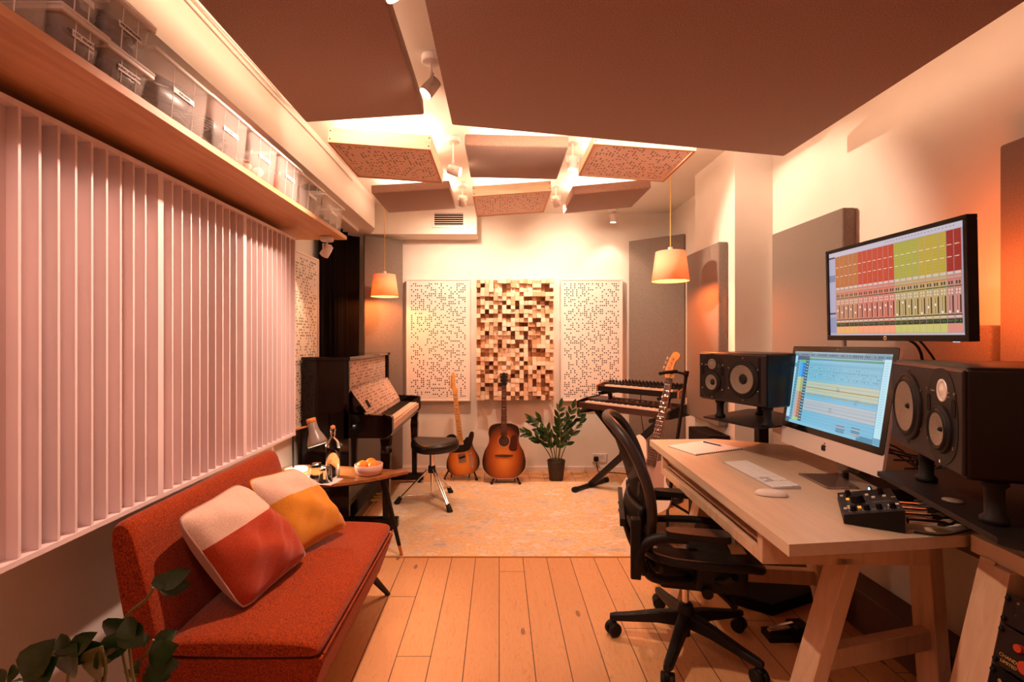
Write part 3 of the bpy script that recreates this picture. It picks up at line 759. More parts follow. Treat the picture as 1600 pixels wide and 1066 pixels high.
M['perfPiano'] = perforated('perforated_piano', (0.62, 0.44, 0.36), 1, 2, pitch=0.024, thr=0.5, hole=0.27)
o = MB().bx(-0.003, 0.003, -0.56, 0.56, -0.20, 0.20).build('upper_panel', M['perfPiano'], t); o.location = (0.298, Lp / 2, 0.99)
MB().bx(0.27, 0.295, 0.035, Lp - 0.035, 0.80, 1.20).build('panel_frame', P('piano_red_edge', (0.30, 0.05, 0.02), 0.4), t)
o = MB().bx(-0.004, 0.004, -0.555, 0.555, -0.112, 0.112).build('music_desk', M['perfPiano'], t)
o.location = (0.378, Lp / 2 - 0.01, 0.895); o.rotation_euler = (0, R(-31), 0)
MB().bx(-0.008, 0.001, -0.56, 0.56, -0.003, 0.003).bx(-0.008, 0.001, -0.56, 0.56, 0.06, 0.064).build('hinge_lines', M['walnut'], o)
MB().bx(0.0045, 0.008, -0.42, -0.36, -0.06, 0.0).build('dark_plate', M['blackmat'], o)
sd = MB().prism([(0.31, 0.83), (0.435, 0.832), (0.325, 0.985), (0.31, 0.985)], 0.045, 0.06, M=Matrix(((1, 0, 0, 0), (0, 0, 1, 0), (0, 1, 0, 0), (0, 0, 0, 1)))).build('desk_bracket', BG, t)
f = MB().bx(0.40, 0.43, 0.05, Lp - 0.05, 0.765, 0.80).build('fallboard', BG, t, bevel=0.003)
o = MB().bx(-0.002, 0.002, -0.56, 0.56, -0.02, 0.02).build('name_rail', M['perfPiano'], t); o.location = (0.436, Lp / 2, 0.785); o.rotation_euler = (0, R(-20), 0)
k = MB(); nk = 50; kw = (Lp - 0.11) / nk
for i in range(nk):
    k.bx(0.44, 0.596, 0.055 + i * kw + 0.0008, 0.055 + (i + 1) * kw - 0.0008, 0.735, 0.758)
k.build('white_keys', M['ivory'], t, bevel=0.001)
k = MB()
for i in range(nk - 1):
    if (i % 7) in (0, 2, 3, 5, 6): k.bx(0.44, 0.535, 0.055 + (i + 1) * kw - 0.006, 0.055 + (i + 1) * kw + 0.006, 0.757, 0.770)
k.build('black_keys', M['black'], t, bevel=0.001)
pd = MB()
for q in (-0.08, 0, 0.08):
    pd.bx(0.29, 0.40, Lp / 2 + q - 0.012, Lp / 2 + q + 0.012, 0.045, 0.058)
pd.build('pedals', M['cord'], t, bevel=0.003)

# ------------------------------------------------------------------ side table
t = thing('side_table', 'small teak side table with pointed top and black splayed legs', 'table', (-1.0, 2.98, 0))
outl = smooth2([(0.415, 0.075), (0.20, 0.135), (-0.10, 0.20), (-0.33, 0.22), (-0.405, 0.10), (-0.38, -0.14), (-0.20, -0.225), (0.03, -0.205), (0.24, -0.10), (0.395, 0.045)], 80)
MB().prism(outl, 0.505, 0.522).build('table_top', M['teak'], t, bevel=0.004)
MB().prism([(x * 0.985, y * 0.975) for x, y in outl], 0.498, 0.506).build('dark_edge', M['black'], t)
for (x0, y0, x1, y1) in ((0.28, 0.02, 0.395, 0.045), (-0.17, -0.12, -0.14, -0.22), (-0.30, 0.15, -0.36, 0.18)):
    g = MB().cyl((x0, y0, 0.5), (x1 - (x1 - x0) * .14, y1 - (y1 - y0) * .14, 0.07), 0.020, 0.0115, n=14).build('leg', M['black'], t)
    MB().cyl((x1 - (x1 - x0) * .14, y1 - (y1 - y0) * .14, 0.07), (x1, y1, 0.0), 0.0115, 0.009, n=14).build('brass_foot', P('copper_tip', (0.55, 0.22, 0.10), 0.35, metal=0.7), g)
TT = 0.522
# napkin, bottle, glasses, bowl, oranges
one('paper_napkin', MB().box((-1.055, 2.84, TT + 0.001), (0.24, 0.14, 0.002), rot=(0, 0, R(-12))), M['paper'], 'white paper sheet lying under the two glasses', 'paper')
t = thing('glass_bottle', 'clear swing-top glass bottle of water on the teak side table', 'bottle', (-1.0, 2.925, TT))
prof = [(0, 0.004), (0.036, 0.004), (0.039, 0.010), (0.039, 0.185), (0.036, 0.205), (0.024, 0.228), (0.0135, 0.245), (0.0125, 0.275), (0.015, 0.277), (0.015, 0.287), (0.0125, 0.288)]
b = MB(); b.lathe([(0, 0), (0.038, 0), (0.0405, 0.006), (0.0415, 0.187), (0.038, 0.208), (0.026, 0.231), (0.0155, 0.247), (0.0145, 0.272), (0.0175, 0.275), (0.0175, 0.289), (0.0125, 0.290)], 32)
b.lathe(prof[::-1], 32); b.build('bottle_glass', M['thinglass'], t, weld=True)
MB().lathe([(0, 0.0045), (0.0355, 0.0045), (0.0385, 0.0105), (0.0385, 0.170), (0, 0.170)], 32).build('water', M['water'], t)
MB().lathe([(0.0, 0.286), (0.0115, 0.286), (0.014, 0.294), (0.014, 0.304), (0.008, 0.309), (0, 0.309)], 20).build('stopper', M['cap'], t)
wr = MB()
for q in (1, -1):
    wr.tube(curve_pts([(0, 0.0165 * q, 0.262), (0.004, 0.021 * q, 0.278), (0.0, 0.016 * q, 0.300), (0, 0.002 * q, 0.312)], 10), 0.0012, 6)
wr.tube([(0.016 * math.cos(a), 0.016 * math.sin(a), 0.262) for a in [2 * PI * k / 20 for k in range(21)]], 0.0012, 6)
wr.build('wire_bail', M['chrome'], t)
def tumbler(label, x, y, group='upturned drinking glasses'):
    t = thing('drinking_glass', label, 'glass', (x, y, TT + 0.002), 0.3, group)
    b = MB(); n = 32
    outer = [(0.038, 0.0), (0.0385, 0.004), (0.0365, 0.04), (0.034, 0.075), (0.031, 0.088), (0.022, 0.090), (0, 0.089)]
    inner = [(0, 0.080), (0.028, 0.079), (0.0315, 0.068), (0.034, 0.04), (0.036, 0.0)]
    b.lathe(outer + inner + [(0.038, 0.0)], n)
    b.build('tumbler', M['thinglass'], t, weld=True)
tumbler('upturned glass tumbler on the white sheet, left one beside the lamp base', -1.085, 2.885)
tumbler('upturned glass tumbler on the white sheet, right one before the bottle', -1.005, 2.815)
t = thing('fruit_bowl', 'low pink ceramic bowl of oranges on the teak side table', 'bowl', (-0.80, 2.985, TT))
MB().lathe([(0, 0), (0.062, 0), (0.074, 0.008), (0.083, 0.035), (0.086, 0.062), (0.082, 0.064), (0.077, 0.036), (0.066, 0.014), (0, 0.010)], 40).build('bowl_body', M['bowl'], t, weld=True)
for i, (x, y, z, r, lb) in enumerate([(-0.835, 2.975, 0.052, 0.036, 'orange on the left side of the pink bowl'), (-0.765, 2.965, 0.052, 0.038, 'orange on the right side of the pink bowl'), (-0.80, 3.03, 0.055, 0.034, 'orange at the back of the pink bowl')]):
    one('orange', MB().ball((x, y, TT + z), (r, r, r * 0.94), 24), M['orange'], lb, 'fruit', 'oranges in the pink bowl')
# lamp
t = thing('desk_lamp', 'grey adjustable desk lamp with orange cork cap, glowing beside the side table', 'lamp', (-1.27, 3.04, TT))
MB().lathe([(0, 0), (0.068, 0), (0.070, 0.004), (0.070, 0.018), (0.066, 0.022), (0, 0.022)], 36).build('lamp_base', M['white'], t)
MB().cyl((-0.02, 0.01, 0.02), (-0.025, 0.01, 0.255), 0.0055, n=10).build('stem', M['darkmetal'], t)
MB().cyl((-0.025, 0.01, 0.255), (0.075, -0.01, 0.285), 0.006, n=10).build('arm', M['maple'], t)
tip = Vector((0.105, -0.01, 0.30)); d = Vector((0.30, -0.10, -0.93)).normalized()
q = d.to_track_quat('Z', 'X').to_matrix().to_4x4(); q.translation = tip - d * 0.035
MB(q).lathe([(0.0, 0.028), (0.027, 0.028), (0.028, 0.06), (0.032, 0.085), (0.046, 0.115), (0.058, 0.150), (0.060, 0.172)], 32).build('shade', M['grey'], t, solid=0.002)
MB(q).lathe([(0, 0.0), (0.026, 0.0), (0.029, 0.006), (0.029, 0.028), (0, 0.028)], 28).build('cork_cap', M['cap'], t)
bp_ = tip + d * 0.085
MB().ball(bp_, 0.022, 14).build('bulb', M['bulb'], t)
lp = Vector((-1.27, 3.04, TT)) + tip + d * 0.128
light('desk_lamp_glow', 'POINT', lp, 9, (1.0, 0.78, 0.55), size=0.02)

# ------------------------------------------------------------------ sofa
t = thing('sofa', 'armless rust orange two seat sofa below the white slatted diffusers', 'sofa', (-0.85, 2.0, 0))
def rbox(x0, x1, y0, y1, z0, z1): return MB().bx(x0, x1, y0, y1, z0, z1)
b = MB()
ysec = [(-0.50, 0.0), (-0.497, 0.010), (-0.48, 0.026), (-0.44, 0.030), (0.44, 0.030), (0.48, 0.026), (0.497, 0.010), (0.50, 0.0)]
def backring(y, e):
    # profile in xz: foot of the back to its crest, inflated by e
    pr = [(-0.265, 0.17), (-0.185, 0.17), (-0.185, 0.36), (-0.225, 0.55), (-0.275, 0.74), (-0.290, 0.775), (-0.315, 0.790), (-0.345, 0.780), (-0.355, 0.75), (-0.325, 0.55), (-0.285, 0.36)]
    cx, cz = -0.26, 0.47
    sx = 1 - (0.030 - e) * 4.0; sz = 1 - (0.030 - e) * 1.4
    out = []
    for x, z in pr:
        mx = -0.225 - (z - 0.17) * 0.15 - 0.0
        out.append((mx + (x - mx) * sx, y, cz + (z - cz) * sz))
    return out
b.loft([backring(y, e) for y, e in ysec], 0, True)
b.build('backrest', M['sofa'], t, sub=1)
c = MB()
def cushring(y, e):
    pr = [(-0.19, 0.355), (0.27, 0.352), (0.295, 0.362), (0.300, 0.385), (0.285, 0.408), (0.22, 0.420), (0.0, 0.428), (-0.15, 0.424), (-0.20, 0.405), (-0.205, 0.375)]
    cx, cz = 0.05, 0.39; s = 1 - (0.03 - e) * 1.6; sz = 1 - (0.03 - e) * 16
    return [(cx + (x - cx) * s, y, cz + (z - cz) * sz) for x, z in pr]
c.loft([cushring(y, e) for y, e in [(-0.50, 0.0), (-0.497, 0.012), (-0.475, 0.026), (-0.43, 0.030), (0, 0.033), (0.43, 0.030), (0.475, 0.026), (0.497, 0.012), (0.50, 0.0)]], 0, True)
c.build('seat_cushion', M['sofa'], t, sub=1)
a = MB()
a.loft([[(-0.24, y, 0.355), (0.300, y, 0.358), (0.305, y, 0.345), (0.235, y, 0.155), (-0.20, y, 0.155)] for y in (-0.495, 0.495)], 0, False)
a.build('base', M['sofa'], t, bevel=0.012, seg=3)
for (x, y, dx, dy) in ((0.20, 0.44, 0.065, 0.13), (0.20, -0.44, 0.065, -0.10), (-0.17, 0.44, -0.06, 0.1), (-0.17, -0.44, -0.06, -0.1)):
    MB().cyl((x, y, 0.17), (x + dx, y + dy, 0), 0.020, 0.011, n=14).build('leg', M['black'], t)
MB().tube([(0.305, -0.49, 0.372), (0.307, 0.49, 0.372)], 0.004, 6).build('piping', M['sofa'], t)

def pillow(label, TL, TR, BR, BL, T, fm, bm, split, wr=0, name='cushion'):
    """square cushion stretched between four corner points; the cream band runs along the TL-TR edge"""
    TL, TR, BR, BL = map(Vector, (TL, TR, BR, BL)); nrm = (TR - TL).cross(BL - TL).normalized() * -1
    if nrm.x < 0: nrm = -nrm
    c0 = (TL + TR + BR + BL) / 4; n = 30
    t = thing(name, label, 'cushion', tuple(c0))
    def pt(u, v, s):
        # u across, v down ; outline pulled in between the corners
        a, b = 2 * u - 1, 2 * v - 1
        pin = 0.055
        ua = u + (0.5 - u) * pin * (1 - b * b) * 0 + a * -pin * (1 - b * b) * 0.5
        vb = v + b * -pin * (1 - a * a) * 0.5
        p = TL * (1 - ua) * (1 - vb) + TR * ua * (1 - vb) + BR * ua * vb + BL * (1 - ua) * vb
        p = p + (c0 - p) * 0.085 * (abs(a) * abs(b)) ** 5
        h = max(0, 1 - abs(a) ** 2.6) ** 0.62 * max(0, 1 - abs(b) ** 2.6) ** 0.62
        h = h * T / 2
        if wr and s > 0:
            h += 0.006 * h / T * 2 * (math.sin(u * 17 + v * 6 + wr) + math.sin(v * 13 - u * 9 + 2 * wr) + math.sin((u + v) * 31 + wr) * 0.5)
            h += -0.010 * max(0, 1 - ((u - 0.3) ** 2 + (v - 0.85) ** 2) * 22)
        return p - c0 + nrm * s * h
    vs = []; f = MB()
    k = int(round(split * n))
    f.grid(lambda i, j: pt(i, j * split, 1), n, k, 0)
    f.grid(lambda i, j: pt(i, split + j * (1 - split), 1), n, n - k, 1)
    f.build('front_cover', fm, t, weld=True)
    MB().grid(lambda i, j: pt(i, j, -1), n, n, 0).build('back_cover', bm, t)
    edge = [pt(i / n, 0, 1) for i in range(n + 1)] + [pt(1, i / n, 1) for i in range(1, n + 1)] + [pt(1 - i / n, 1, 1) for i in range(1, n + 1)] + [pt(0, 1 - i / n, 1) for i in range(1, n + 1)]
    MB().tube(edge, 0.0035, 6, caps=False).build('piping', bm, t)
    return t
pillow('square cushion with rust lower part and cream top, nearest on the sofa', (-1.055, 1.575, 0.770), (-1.07, 2.00, 0.765), (-0.79, 2.03, 0.45), (-0.86, 1.63, 0.43), 0.19, [M['cream'], M['rustw']], M['mauve'], 0.36, 1.0)
pillow('square cushion with mustard lower part and cream top, farther on the sofa', (-1.075, 2.06, 0.755), (-1.00, 2.39, 0.722), (-0.715, 2.32, 0.46), (-0.86, 2.02, 0.44), 0.17, [M['cream'], M['mustard']], M['mustard'], 0.38, 2.3)

# ------------------------------------------------------------------ foliage in the near left corner
def leaf_mb(mb, base, dirv, up, L_, W_, mi=0, curl=0.15):
    d = Vector(dirv).normalized(); u = Vector(up); s = d.cross(u)
    if s.length < 1e-3: s = d.cross(Vector((1, 0, 0)))
    s.normalize(); nn = s.cross(d).normalized(); base = Vector(base)
    prof = [(0, 0.03), (0.12, 0.45), (0.3, 0.88), (0.5, 1.0), (0.7, 0.82), (0.87, 0.42), (1, 0.0)]
    vs = []; fs = []
    for tt, w_ in prof:
        c = base + d * L_ * tt - nn * curl * L_ * tt * tt
        hw = W_ / 2 * w_
        vs += [c - s * hw + nn * hw * 0.35, c, c + s * hw + nn * hw * 0.35]
    for i in range(len(prof) - 1):
        a = i * 3
        fs += [(a, a + 1, a + 4, a + 3), (a + 1, a + 2, a + 5, a + 4)]
    mb.add(vs, fs, mi, True)
t = thing('potted_plant', 'broad leaved potted plant in the near left corner, half out of the picture', 'plant', (-0.97, 1.18, 0))
MB().lathe([(0, 0), (0.10, 0), (0.135, 0.24), (0.14, 0.26), (0.128, 0.26), (0.122, 0.22), (0, 0.22)], 32).build('pot', M['pot'], t, weld=True)
MB().lathe([(0, 0.225), (0.122, 0.225)], 24).build('soil', M['soil'], t)
st = MB(); lf = MB(); rr = random.Random(11)
def at_(u, v, Y): return Vector(((u - 780) * Y / 760 + 0.97, Y - 1.18, 1.35 - (v - 530) * Y / 760))
branches = [
    ([(0.0, 0.0, 0.22), at_(205, 1120, 1.16), at_(188, 985, 1.17), at_(230, 935, 1.18), at_(240, 918, 1.18)], [(248, 917, 288, 895, .05), (244, 915, 292, 915, .055), (236, 912, 268, 905, .04)]),
    ([(0.02, 0.0, 0.22), at_(215, 1130, 1.14), at_(205, 1040, 1.14), at_(200, 985, 1.14)], [(200, 975, 215, 1008, .07), (196, 968, 165, 1000, .075), (198, 965, 205, 995, .06), (192, 985, 172, 1028, .07)]),
    ([(-0.02, 0.02, 0.22), at_(150, 1130, 1.10), at_(165, 1050, 1.10), at_(158, 1010, 1.10)], [(158, 1010, 142, 1066, .085), (150, 1020, 180, 1030, .06)]),
    ([(-0.03, -0.02, 0.22), at_(105, 1140, 1.12), at_(106, 1070, 1.12), at_(108, 1020, 1.12)], [(108, 1024, 92, 995, .045), (108, 1022, 138, 995, .05), (109, 1030, 149, 1010, .055), (107, 1055, 110, 1015, .09), (102, 1018, 72, 1040, .04)]),
    ([(-0.03, 0.03, 0.22), at_(40, 1150, 1.06), at_(36, 1080, 1.06)], [(36, 1060, 72, 1010, .08), (40, 1075, 78, 1035, .08), (30, 1052, 12, 1052, .04), (8, 1066, -8, 1050, .05), (10, 1066, 28, 1064, .04)]),
    ([(0.03, 0.02, 0.22), at_(200, 1130, 1.20), at_(212, 1050, 1.20), at_(232, 1018, 1.20), at_(240, 1000, 1.20)], [(238, 1010, 272, 988, .045), (232, 1030, 268, 1012, .07), (228, 1045, 270, 1040, .07), (226, 1012, 228, 990, .03), (222, 1055, 262, 1060, .06), (212, 1045, 202, 1066, .05), (216, 1030, 214, 1050, .03)]),
]
ly = MB()
for pts, lvs in branches:
    st.tube(curve_pts(pts, 18), 0.0035, 6)
    Yb = pts[-1][1] + 1.18
    for k, (u0, v0, u1, v1, wd) in enumerate(lvs):
        a = at_(u0, v0, Yb); b_ = at_(u1, v1, Yb + rr.uniform(-0.03, 0.03)); d_ = b_ - a
        yel = (u0, v0) in ((72, 1040), (158, 1010), (102, 1018))
        leaf_mb(ly if yel else lf, a, d_, (0.2 * rr.uniform(-1, 1), -1, 0.35), d_.length * 1.12, wd * 0.9)
st.build('stems', M['stem'], t)
lf.build('leaves', M['leaf'], t, fix=False)
ly.build('yellowing_leaves', M['leafy'], t, fix=False)
one('floor_cable', MB().tube(curve_pts([(-1.30, 1.9, 0.01), (-1.2, 1.5, 0.25), (-1.12, 1.36, 0.40), (-1.16, 1.28, 0.3), (-1.25, 1.2, 0.01)], 24), 0.004, 7), M['cable'], 'thin black cable looping up behind the near end of the sofa', 'cable')
# ------------------------------------------------------------------ drum stool
t = thing('drum_stool', 'black saddle shaped drum stool on chrome tripod, standing on the rug', 'stool', (-0.555, 4.01, 0.005))
sd = MB(); n = 44
def seat(u, v):
    th = 2 * PI * u; r = 0.215
    x0 = math.cos(th); y0 = math.sin(th)
    k = 1.0 - 0.30 * max(0, math.cos(th - R(205))) ** 3
    k *= 1 + 0.05 * math.cos(2 * (th - R(25)))
    prof = [(0.0, 0.072), (0.35, 0.072), (0.65, 0.077), (0.88, 0.077), (0.985, 0.060), (1.0, 0.035), (0.985, 0.010), (0.93, 0.0), (0.0, 0.0)]
    a = v * (len(prof) - 1); i = min(int(a), len(prof) - 2); a -= i
    rr_ = prof[i][0] * (1 - a) + prof[i + 1][0] * a; zz = prof[i][1] * (1 - a) + prof[i + 1][1] * a
    dish = 0.018 * (rr_ ** 2) * math.cos(2 * (th - R(-10))) if v < 0.5 else 0
    return (x0 * r * rr_ * k, y0 * r * rr_ * k, 0.435 + zz + dish * rr_)
sd.grid(seat, n, 24); sd.build('saddle_seat', P('black_vinyl', (0.014, 0.010, 0.009), 0.32), t, weld=True)
MB().box((0.03, -0.01, 0.5085), (0.05, 0.010, 0.001)).build('badge', M['grey'], t)
MB().cyl((0, 0, 0.06), (0, 0, 0.30), 0.010, n=14).cyl((0, 0, 0.29), (0, 0, 0.437), 0.019, n=18).build('centre_post', M['chrome'], t)
MB().cyl((0, 0, 0.245), (0, 0, 0.30), 0.030, n=18).build('collar', M['black'], t)
MB().cyl((0, 0, 0.055), (0, 0, 0.075), 0.018, n=16).build('lower_hub', M['chrome'], t)
for a in (R(188), R(-53), R(63)):
    ca, sa = math.cos(a), math.sin(a); lx, ly_ = 0.272 * ca, 0.272 * sa; ox, oy = -sa * 0.012, ca * 0.012
    l = MB()
    for s_ in (1, -1):
        l.tube([(0.03 * ca + ox * s_, 0.03 * sa + oy * s_, 0.275), (lx + ox * s_ * .6, ly_ + oy * s_ * .6, 0.03)], 0.0065, 10)
        l.tube([(0.015 * ca + ox * s_, 0.015 * sa + oy * s_, 0.066), (lx * .86 + ox * s_, ly_ * .86 + oy * s_, 0.066)], 0.004, 8)
    g = l.build('leg', M['chrome'], t)
    q = MB().cyl((lx * 0.93, ly_ * 0.93, 0.052), (lx * 1.06, ly_ * 1.06, 0.0), 0.017, 0.024, n=16); q.build('rubber_foot', M['rubber'], g)

# ------------------------------------------------------------------ guitars
def sunburst(name, cx, cz, rx, rz, inner, mid, outer):
    m, N, L, b = newmat(name)
    tc = N.new('ShaderNodeTexCoord'); sp = N.new('ShaderNodeSeparateXYZ'); L.new(tc.outputs['Object'], sp.inputs[0])
    a = mth(N, L, 'DIVIDE', mth(N, L, 'SUBTRACT', sp.outputs[0], cx), rx); c = mth(N, L, 'DIVIDE', mth(N, L, 'SUBTRACT', sp.outputs[2], cz), rz)
    d = mth(N, L, 'SQRT', mth(N, L, 'ADD', mth(N, L, 'MULTIPLY', a, a), mth(N, L, 'MULTIPLY', c, c)))
    r = N.new('ShaderNodeValToRGB'); e = r.color_ramp.elements
    e[0].position = 0.15; e[0].color = (*inner, 1); e[1].position = 0.92; e[1].color = (*outer, 1); k = e.new(0.58); k.color = (*mid, 1)
    L.new(d, r.inputs[0]); L.new(r.outputs[0], b.inputs['Base Color']); setp(b, Roughness=0.16, Coat_Weight=0.5)
    return m
XZ = Matrix(((1, 0, 0, 0), (0, 0, 1, 0), (0, 1, 0, 0), (0, 0, 0, 1)))   # polygon (x,z) extruded along y
def frets(mb, z0, z1, w0, w1, y, n, nutz):
    L_ = (nutz - z0)
    for i in range(1, n + 1):
        z = nutz - L_ * 1.38 * (1 - 2 ** (-i / 12))
        if z < z0: break
        k = (z - z0) / (z1 - z0); ww = w0 + (w1 - w0) * k
        mb.box((0, y, z), (ww, 0.0015, 0.0022))
def tuner(mb, x, y, z, s):
    mb.cyl((x, y - 0.012, z), (x, y + 0.006, z), 0.004, n=8); mb.cyl((x, y + 0.010, z), (x + s * 0.022, y + 0.010, z), 0.002, n=6)
    mb.ball((x + s * 0.026, y + 0.010, z), (0.007, 0.004, 0.006), 8)

# acoustic: body lower edge at z=0 of its own frame, front faces -y
lean = R(-7)
t = thing('acoustic_guitar', 'sunburst acoustic guitar on a low stand before the wooden block diffuser', 'guitar', (0.045, 4.52, 0.05), 0, rot=(lean, 0, 0))
ob = [(0, 0.0), (0.11, 0.012), (0.185, 0.075), (0.205, 0.16), (0.185, 0.25), (0.150, 0.315), (0.140, 0.365), (0.148, 0.425), (0.132, 0.48), (0.075, 0.508), (0, 0.512)]
half = curve_pts([(x, z, 0) for x, z in ob], 36)
poly = [(p.x, p.y) for p in half] + [(-p.x, p.y) for p in half[-2:0:-1]]
sb = sunburst('acoustic_sunburst', 0, 0.20, 0.205, 0.33, (0.74, 0.24, 0.035), (0.36, 0.075, 0.010), (0.018, 0.004, 0.002))
MB().prism(poly, 0, 0.105, M=XZ).build('body', [M['walnut']], t, bevel=0.003)
MB().prism([(x * 0.985, 0.256 + (z - 0.256) * 0.985) for x, z in poly], -0.002, 0.001, M=XZ).build('top', [sb], t)
MB().tube([(x, -0.001, z) for x, z in poly + poly[:1]], 0.0022, 6, caps=False).build('binding', M['cream'], t)
hole = MB().cyl((0, -0.0022, 0.345), (0, -0.0028, 0.345), 0.050, n=36).build('soundhole', P('soundhole', (0.05, 0.018, 0.008), 0.8), t)
MB().tube([(0.055 * math.cos(a), -0.003, 0.345 + 0.055 * math.sin(a)) for a in [2 * PI * k / 36 for k in range(37)]], 0.0018, 6, caps=False).build('rosette', M['cream'], t)
pg = smooth2([(0.055, 0.345), (0.075, 0.395), (0.118, 0.40), (0.122, 0.33), (0.118, 0.262), (0.062, 0.258), (0.045, 0.285), (0.052, 0.31)], 40)
MB().prism(pg, -0.0040, -0.0015, M=XZ).build('pickguard', P('tortoise', (0.06, 0.012, 0.006), 0.2), t)
MB().prism([(-0.085, 0.218), (-0.03, 0.222), (0.03, 0.222), (0.085, 0.218), (0.085, 0.208), (0.03, 0.198), (-0.03, 0.198), (-0.085, 0.208)], -0.012, 0, M=XZ).build('bridge', M['rose'], t, bevel=0.002)
nk = MB(); nk.prism([(-0.028, 0.39), (0.028, 0.39), (0.022, 0.86), (-0.022, 0.86)], -0.008, 0.016, M=XZ); g = nk.build('neck', M['walnut'], t, bevel=0.003)
fb = MB(); fb.prism([(-0.0275, 0.40), (0.0275, 0.40), (0.0215, 0.86), (-0.0215, 0.86)], -0.013, -0.008, M=XZ); fb.build('fretboard', M['rose'], g)
fr = MB(); frets(fr, 0.40, 0.86, 0.053, 0.042, -0.0138, 19, 0.86)
for z in (0.77, 0.725, 0.68, 0.64, 0.575, 0.52): fr.box((0, -0.0138, z), (0.008, 0.001, 0.008))
fr.build('frets', M['chrome'], g)
h = MB(); h.prism([(-0.022, 0.86), (0.022, 0.86), (0.033, 0.885), (0.036, 0.985), (0.018, 0.978), (0, 0.990), (-0.018, 0.978), (-0.036, 0.985), (-0.033, 0.885)], -0.010, 0.006, M=XZ)
hd = h.build('headstock', M['black'], t)
tn = MB()
for k in range(3):
    for s_ in (1, -1): tuner(tn, 0.024 * s_, -0.004, 0.895 + k * 0.033, s_)
tn.build('tuners', M['chrome'], hd)
sg = MB()
for k in range(6): sg.cyl(((k - 2.5) * 0.0095, -0.016, 0.21), ((k - 2.5) * 0.0066, -0.015, 0.865), 0.0005, n=4)
sg.build('strings', M['chrome'], t)

def guitar_stand(label, loc, w_=0.13):
    t = thing('guitar_stand', label, 'guitar stand', loc, 0, 'low black guitar stands')
    for s_ in (1, -1):
        l = MB().tube(curve_pts([(s_ * 0.03, 0.10, 0.20), (s_ * (w_ - 0.035), 0.0, 0.075), (s_ * w_, -0.075, 0.014)], 10), 0.0085, 10)
        l.tube([(s_ * 0.085, 0.01, 0.09), (s_ * 0.085, -0.03, 0.046), (s_ * 0.085, -0.105, 0.040), (s_ * 0.085, -0.118, 0.06)], 0.007, 8)
        g = l.build('leg', M['darkmetal'], t); MB().ball((s_ * w_, -0.08, 0.014), 0.015, 12).build('rubber_foot', M['rubber'], g)
    MB().tube([(0, 0.10, 0.20), (0, 0.22, 0.012)], 0.0085, 10).cyl((-0.035, 0.10, 0.20), (0.035, 0.10, 0.20), 0.011, n=10).build('rear_leg', M['darkmetal'], t)
    return t
guitar_stand('low black stand holding the sunburst acoustic guitar', (0.06, 4.585, 0.0))
guitar_stand('low black stand holding the electric guitar beside the drum stool', (-0.37, 4.72, 0.0), 0.155)

t = thing('electric_guitar', 'sunburst electric guitar with maple neck beside the drum stool', 'guitar', (-0.335, 4.64, 0.055), 0, rot=(R(-7), R(-7), 0))
tb = smooth2([(0.0, 0.0), (0.10, 0.012), (0.155, 0.07), (0.158, 0.15), (0.125, 0.225), (0.112, 0.28), (0.132, 0.345), (0.135, 0.385), (0.105, 0.392), (0.078, 0.345), (0.050, 0.318), (0.030, 0.31),
              (-0.030, 0.325), (-0.035, 0.365), (-0.07, 0.392), (-0.125, 0.380), (-0.145, 0.33), (-0.125, 0.27), (-0.120, 0.215), (-0.150, 0.15), (-0.155, 0.07), (-0.10, 0.012)], 110)
sb2 = sunburst('electric_sunburst', 0.0, 0.13, 0.165, 0.22, (0.82, 0.30, 0.04), (0.62, 0.15, 0.02), (0.018, 0.006, 0.004))
MB().prism(tb, 0, 0.044, M=XZ).build('body', [M['blackgloss']], t, bevel=0.004)
MB().prism([(x * 0.985, 0.19 + (z - 0.19) * 0.985) for x, z in tb], -0.0015, 0.001, M=XZ).build('top', [sb2], t)
MB().prism(smooth2([(-0.12, 0.36), (-0.05, 0.375), (-0.03, 0.32), (0.03, 0.32), (0.07, 0.35), (0.10, 0.30), (0.085, 0.235), (0.03, 0.215), (-0.05, 0.215), (-0.11, 0.235), (-0.10, 0.29)], 60), -0.0035, -0.001, M=XZ).build('pickguard', M['black'], t)
MB().prism([(-0.037, 0.115), (0.037, 0.115), (0.037, 0.20), (-0.037, 0.20)], -0.006, -0.001, M=XZ).build('bridge_plate', M['chrome'], t)
MB().box((0, -0.009, 0.165), (0.06, 0.008, 0.018), rot=(0, R(-12), 0)).build('bridge_pickup', M['black'], t)
MB().box((0, -0.006, 0.29), (0.062, 0.009, 0.018)).build('neck_pickup', M['chrome'], t, bevel=0.003)
cp = MB().prism([(0.085 + 0.015 * math.cos(a), (0.20 if math.sin(a) > 0 else 0.07) + 0.015 * math.sin(a)) for a in [2 * PI * k / 20 + 0.01 for k in range(20)]], -0.004, -0.001, M=XZ).build('control_plate', M['chrome'], t)
MB().cyl((0.085, -0.004, 0.14), (0.085, -0.018, 0.14), 0.009, n=14).cyl((0.085, -0.004, 0.085), (0.085, -0.018, 0.085), 0.009, n=14).cyl((0.085, -0.004, 0.185), (0.085, -0.02, 0.19), 0.003, n=8).build('knobs', M['chrome'], cp)
nk = MB(); nk.prism([(-0.028, 0.30), (0.028, 0.30), (0.021, 0.80), (-0.021, 0.80)], -0.008, 0.012, M=XZ); g = nk.build('neck', M['maple'], t, bevel=0.003)
fr = MB(); frets(fr, 0.31, 0.80, 0.054, 0.042, -0.0088, 21, 0.80)
fr.build('frets', M['chrome'], g)
for z in (0.71, 0.665, 0.62, 0.58, 0.51, 0.45, 0.415, 0.385): MB().box((0, -0.009, z), (0.007, 0.001, 0.007)).build('fret_dot', M['black'], g)
